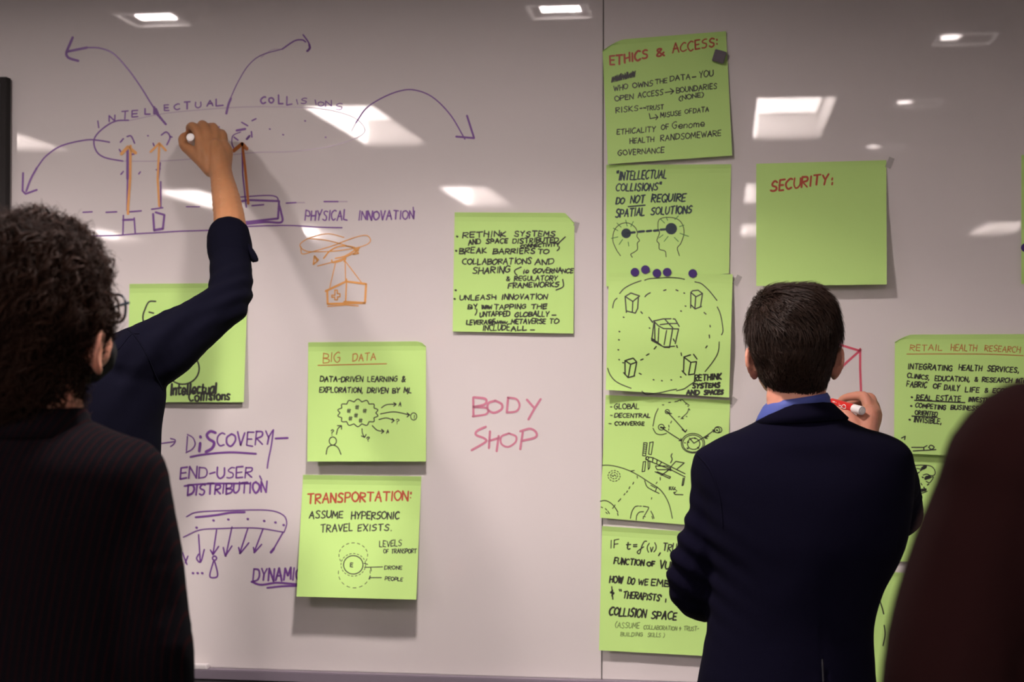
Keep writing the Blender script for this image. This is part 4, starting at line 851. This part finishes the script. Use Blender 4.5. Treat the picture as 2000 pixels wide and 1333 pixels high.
B = Blob().ell(c2+Vector((0, -.008, .018)), (.078, .098, .092)); h2 = B.build('hair', 'hairbase', P2, .006, 3, disp=lambda co: np.where((co[:, 1] > c2.y+.05) & (co[:, 2] < c2.z+.05), -.02, 0)+.004*nz(co, 30, 5))
bv, rts = surf_roots(h2, P2.location, 2500, lambda p, n: p.y < c2.y+.06)
strands('hair_strands', 'hair_a', h2, bv, rts, lambda p, n: Vector((.3, -.2, -1)), 5, lambda p: .03, .0006, lambda p: .005, seed=4)
B = Blob()
for pts in ([(163, 488), (172, 484), (183, 486), (186, 494), (178, 500), (171, 507)], [(171, 498), (179, 491), (186, 489)], [(184, 492), (184, 503), (183, 512), (176, 516)], [(160, 500), (170, 494), (180, 490)]):
    B.chain([(at(x, y, D2-.02), .0011) for x, y in pts])
B.build('hair_wisp', 'hair_a', P2, .0009, 0)
a = at(371.5, 268, .128); b = at(401, 300, .0012); marker('marker_pen', 'white marker pen gripped in the raised hand at the whiteboard', a, b, 'white', .0094)

# ===== the curly haired man in front (left) =====
D1 = 1.45
B = Blob(); c1 = at(91, 600, D1); g1 = at(40, 1000, D1).x; f1 = Vector((g1, -D1, 0)); HY = math.radians(-20)
q1 = head(B, c1, HY, r=(.074, .094, .088), ears=False)
ear(B, q1(.079, .012, -.066), HY, 1, .028); B.ell(q1(.070, .014, -.062), (.014, .018, .024)); ear(B, q1(-.073, -.006, -.03), HY, -1, .030)
B.chain([(q1(0, -.02, -.07), .056), (at(82, 800, D1), .060), (at(70, 850, D1), .075)])
B.loft(densify(rows(D1, [(840, -20, 150, .05), (880, -170, 250, .07), (1000, -200, 240, .09), (1300, -190, 240, .1), (1700, -180, 230, .1)])))
B.chain([(at(240, 940, D1), .05), (at(268, 1100, D1), .042), (at(292, 1250, D1), .038), (at(310, 1500, D1-.1), .026)])
B.chain([(at(-165, 940, D1), .05), (at(-185, 1100, D1), .042), (at(-200, 1250, D1), .038), (at(-205, 1500, D1-.1), .026)])
for X, s in ((311, 1), (-206, -1)):
    hnd = at(X, 1560, D1-.11); B.ell(hnd, (.022, .038, .046))
    for k in range(4): B.chain([(hnd+Vector((0, .027-.018*k, -.03)), .0105), (hnd+Vector((-.006*s, .030-.018*k, -.075)), .009), (hnd+Vector((-.018*s, .026-.017*k, -.10)), .008)])
    B.chain([(hnd+Vector((-.008*s, .03, .01)), .012), (hnd+Vector((-.025*s, .05, -.03)), .010), (hnd+Vector((-.028*s, .05, -.05)), .008)])
ground_legs(B, g1, -D1, .93, .075)
for s in (-1, 1): B.chain([(Vector((g1+s*.11, -D1-.03, .06)), .035), (Vector((g1+s*.12, -D1+.12, .035)), .028)])
P1 = B.build('person', 'skin_b', None, .0045, 3, wp=f1)
tag(P1, 'person with curly dark hair, glasses and dark pinstriped jacket, nearest at the left', 'person'); eyes(P1, q1)
# black face mask with ear loops
B = Blob(); R_ = Matrix.Rotation(HY, 3, 'Z'); B.ell(q1(0, .058, -.065), (.060, .066, .052), R_)
mkk = B.build('face_mask', 'mask', P1, .004, 3)
for s in (-1, 1):
    for dz in (-.035, -.095):
        tube('ear_loop', 'mask', mkk, [(0, .0022), (1, .0022)], q1(s*.057, .05, dz+.0), q1(s*.078, -.012, -.06), 8, root=P1)
# glasses
gl = empty('glasses'); gl.parent = P1; gl.name = 'glasses'
for s in (-1, 1):
    B = Blob(); pts = []
    for k in range(17):
        t = 2*math.pi*k/16; pts.append((q1(s*(.036+.027*math.copysign(abs(math.cos(t))**.7, math.cos(t))), .106-.010*abs(s*(.036+.027*math.cos(t)))/.06, .000+.021*math.copysign(abs(math.sin(t))**.7, math.sin(t))), .0024))
    B.chain(pts); B.build('rim', 'frame', P1, .0016, 1).parent = gl
    B = Blob(); B.ell(q1(s*.036, .1035, 0), (.026, .0012, .020), R_); B.build('glass', 'lens', P1, .0012, 1).parent = gl
    tube('temple', 'frame', gl, [(0, .0022), (.7, .0018), (1, .0015)], q1(s*.068, .096, .008), q1(s*.079, -.004, -.012), 8, root=P1)
tube('bridge', 'frame', gl, [(0, .0018), (1, .0018)], q1(-.010, .107, .004), q1(.010, .107, .004), 8, root=P1)
B = Blob().loft(densify(rows(D1, [(818,-30,160,.066),(826,-70,186,.078),(838,-120,212,.09),(854,-170,252,.1),(872,-208,286,.108),(895,-232,306,.115,.92),(930,-240,312,.122,.9),(1000,-240,306,.128,.92),(1100,-236,296,.13),(1250,-230,290,.128),(1400,-234,300,.13),(1800,-245,330,.14)])))
B.chain([(at(248, 938, D1), .0625), (at(257, 1010, D1), .065), (at(268, 1090, D1), .0665), (at(282, 1190, D1), .0635), (at(296, 1280, D1), .062), (at(306, 1380, D1-.04), .055), (at(311, 1500, D1-.10), .045)])
B.chain([(at(-172, 938, D1), .0625), (at(-185, 1090, D1), .064), (at(-196, 1250, D1), .06), (at(-204, 1400, D1-.05), .052), (at(-206, 1500, D1-.10), .045)])
j1 = B.build('suit_jacket', 'pin', P1, .007, 5, disp=folds(41, .004, 5, (1, 1, .5)))
R = rows(D1, [(796, 0, 166, .066), (802, -8, 168, .07), (818, -20, 174, .08), (850, -48, 200, .098)])
collar('jacket_collar', 'pin', P1, R, .006, open_=5)
B = ground_legs(Blob(), g1, -D1, .93, .1, .095, .07); B.ell((g1, -D1, .93), (.175, .125, .12)); B.build('trousers', 'trouser', P1, .009, 5, disp=folds(7, .003, 7)); shoes(P1, g1, -D1)
HR = [(424,50,92,.03),(430,22,112,.045),(442,-5,128,.062),(460,-34,146,.078),(486,-58,166,.092),(515,-74,182,.102),(550,-86,192,.108),(590,-92,200,.112),(630,-92,204,.112),(665,-88,180,.110),(700,-80,160,.105),(735,-66,146,.098),(765,-48,136,.09),(792,-28,128,.078),(806,-10,122,.066)]
B = Blob().loft(densify(rows(D1, HR)))
def dh1(co):
    rel = (co-np.array(q1(0, 0, 0))) @ np.array(R_); cut = np.clip((rel[:, 1]-.035)/.02, 0, 1)*(rel[:, 2] < .05)
    return .009*ridge(co, 20, 3, (1,1,.6))+.005*nz(co, 50, 8)-.004 - cut*.035
h1 = B.build('hair', 'hairbase', P1, .005, 2, disp=dh1)
Ri = R_.transposed()
def keep1(p, n):
    r = Ri @ (p-c1); return not (r.y > .045 and r.z < .055) and (p-q1(.088, .012, -.072)).length > .034 and not (r.x > .062 and r.z < -.06)
def flow1(p, n): return Vector((.35*noise.noise(p*18+Vector((5, 0, 0))), .3*noise.noise(p*18), -1+.8*noise.noise(p*14)))
bv, rts = surf_roots(h1, P1.location, 620, keep1, 8)
strands('hair_curls', 'hair_b', h1, bv, rts, flow1, 14, lambda p: .085, .0042, lambda p: .002, curl=.0075, jit=.45, seed=11)
bv, rts = surf_roots(h1, P1.location, 4200, keep1, 12)
strands('hair_strands', 'hair_b', h1, bv, rts, flow1, 12, lambda p: .07, .0007, lambda p: .009, curl=.008, jit=.45, seed=12)

# ===== the maroon shoulder at the right edge =====
D4 = 2.2
s4 = at(2325, 900, D4); f4 = Vector((s4.x, -D4, 0)); c4 = at(2325, 470, D4)
B = Blob(); q4 = head(B, c4, math.radians(10)); B.chain([(at(2325, 560, D4), .056), (at(2325, 740, D4), .065)])
B.loft(densify(rows(D4, [(740, 2250, 2400, .05), (850, 1990, 2660, .07), (1100, 2010, 2640, .09), (1700, 2040, 2610, .1), (2200, 2030, 2620, .1)])))
for s in (-1, 1):
    X = lambda x: 2325 + s*(2325-x)
    B.chain([(at(X(1975), 920, D4), .048), (at(X(1930), 1100, D4), .042), (at(X(1870), 1300, D4), .038), (at(X(1850), 1400, D4), .036), (at(X(1990), 1500, D4-.16), .028), (at(X(2180), 1472, D4-.24), .024)])
    hnd = at(X(2220), 1468, D4-.26); B.ell(hnd, (.045, .02, .035))
    for k in range(4): B.chain([(hnd+Vector((-s*.03*-1*-1, 0, .022-.015*k)), .010), (hnd+Vector((s*-.065, .01, .020-.015*k)), .009), (hnd+Vector((s*-.085, -.008, .02-.015*k)), .008)])
    B.chain([(hnd+Vector((0, -.01, .02)), .012), (hnd+Vector((-s*.03, -.02, .045)), .010), (hnd+Vector((-s*.045, -.02, .05)), .008)])
ground_legs(B, s4.x, -D4, .93, .075)
for s in (-1, 1): B.chain([(Vector((s4.x+s*.11, -D4-.03, .06)), .035), (Vector((s4.x+s*.12, -D4+.12, .035)), .028)])
P4 = B.build('person', 'skin_b', None, .0055, 3, wp=f4); eyes(P4, q4)
tag(P4, 'person in a dark maroon jacket, blurred shoulder at the right edge', 'person')
B = Blob().loft(densify(rows(D4, [(712,2240,2410,.062),(730,2170,2480,.075),(750,2070,2580,.09),(775,2000,2650,.1),(815,1960,2690,.11),(880,1935,2715,.118),(1000,1960,2690,.122),(1200,1985,2665,.125),(1500,2000,2650,.125),(1900,1990,2660,.13),(2150,1985,2665,.135)])))
for s in (-1, 1):
    X = lambda x: 2325 + s*(2325-x)
    B.chain([(at(X(2010), 850, D4), .050), (at(X(1972), 900, D4), .0590), (at(X(1958), 960, D4), .0590), (at(X(1932), 1040, D4), .0610), (at(X(1900), 1120, D4), .0630), (at(X(1870), 1220, D4), .0650), (at(X(1850), 1340, D4), .0650), (at(X(1856), 1410, D4-.02), .06), (at(X(1985), 1500, D4-.15), .048), (at(X(2060), 1487, D4-.20), .040)])
B.build('jacket', 'maroon', P4, .008, 6, disp=folds(55, .006, 6, (1, 1, .7)))
collar('jacket_collar', 'maroon', P4, rows(D4, [(680, 2245, 2405, .064), (690, 2235, 2415, .07), (735, 2200, 2450, .085)]), .006, open_=4)
B = ground_legs(Blob(), s4.x, -D4, .93, .1, .095, .07); B.ell((s4.x, -D4, .93), (.175, .125, .12)); B.build('trousers', 'trouser', P4, .009, 5); shoes(P4, s4.x, -D4)
B = Blob().ell(c4+Vector((0, -.01, .02)), (.080, .098, .093)); h4 = B.build('hair', 'hairbase', P4, .006, 3, disp=lambda co: np.where((co[:, 1] > c4.y+.05) & (co[:, 2] < c4.z+.05), -.02, 0)+.004*nz(co, 30, 5))
bv, rts = surf_roots(h4, P4.location, 1500, lambda p, n: p.y < c4.y+.06)
strands('hair_strands', 'hair_a', h4, bv, rts, lambda p, n: Vector((.3, -.2, -1)), 5, lambda p: .03, .0007, lambda p: .005, seed=4)
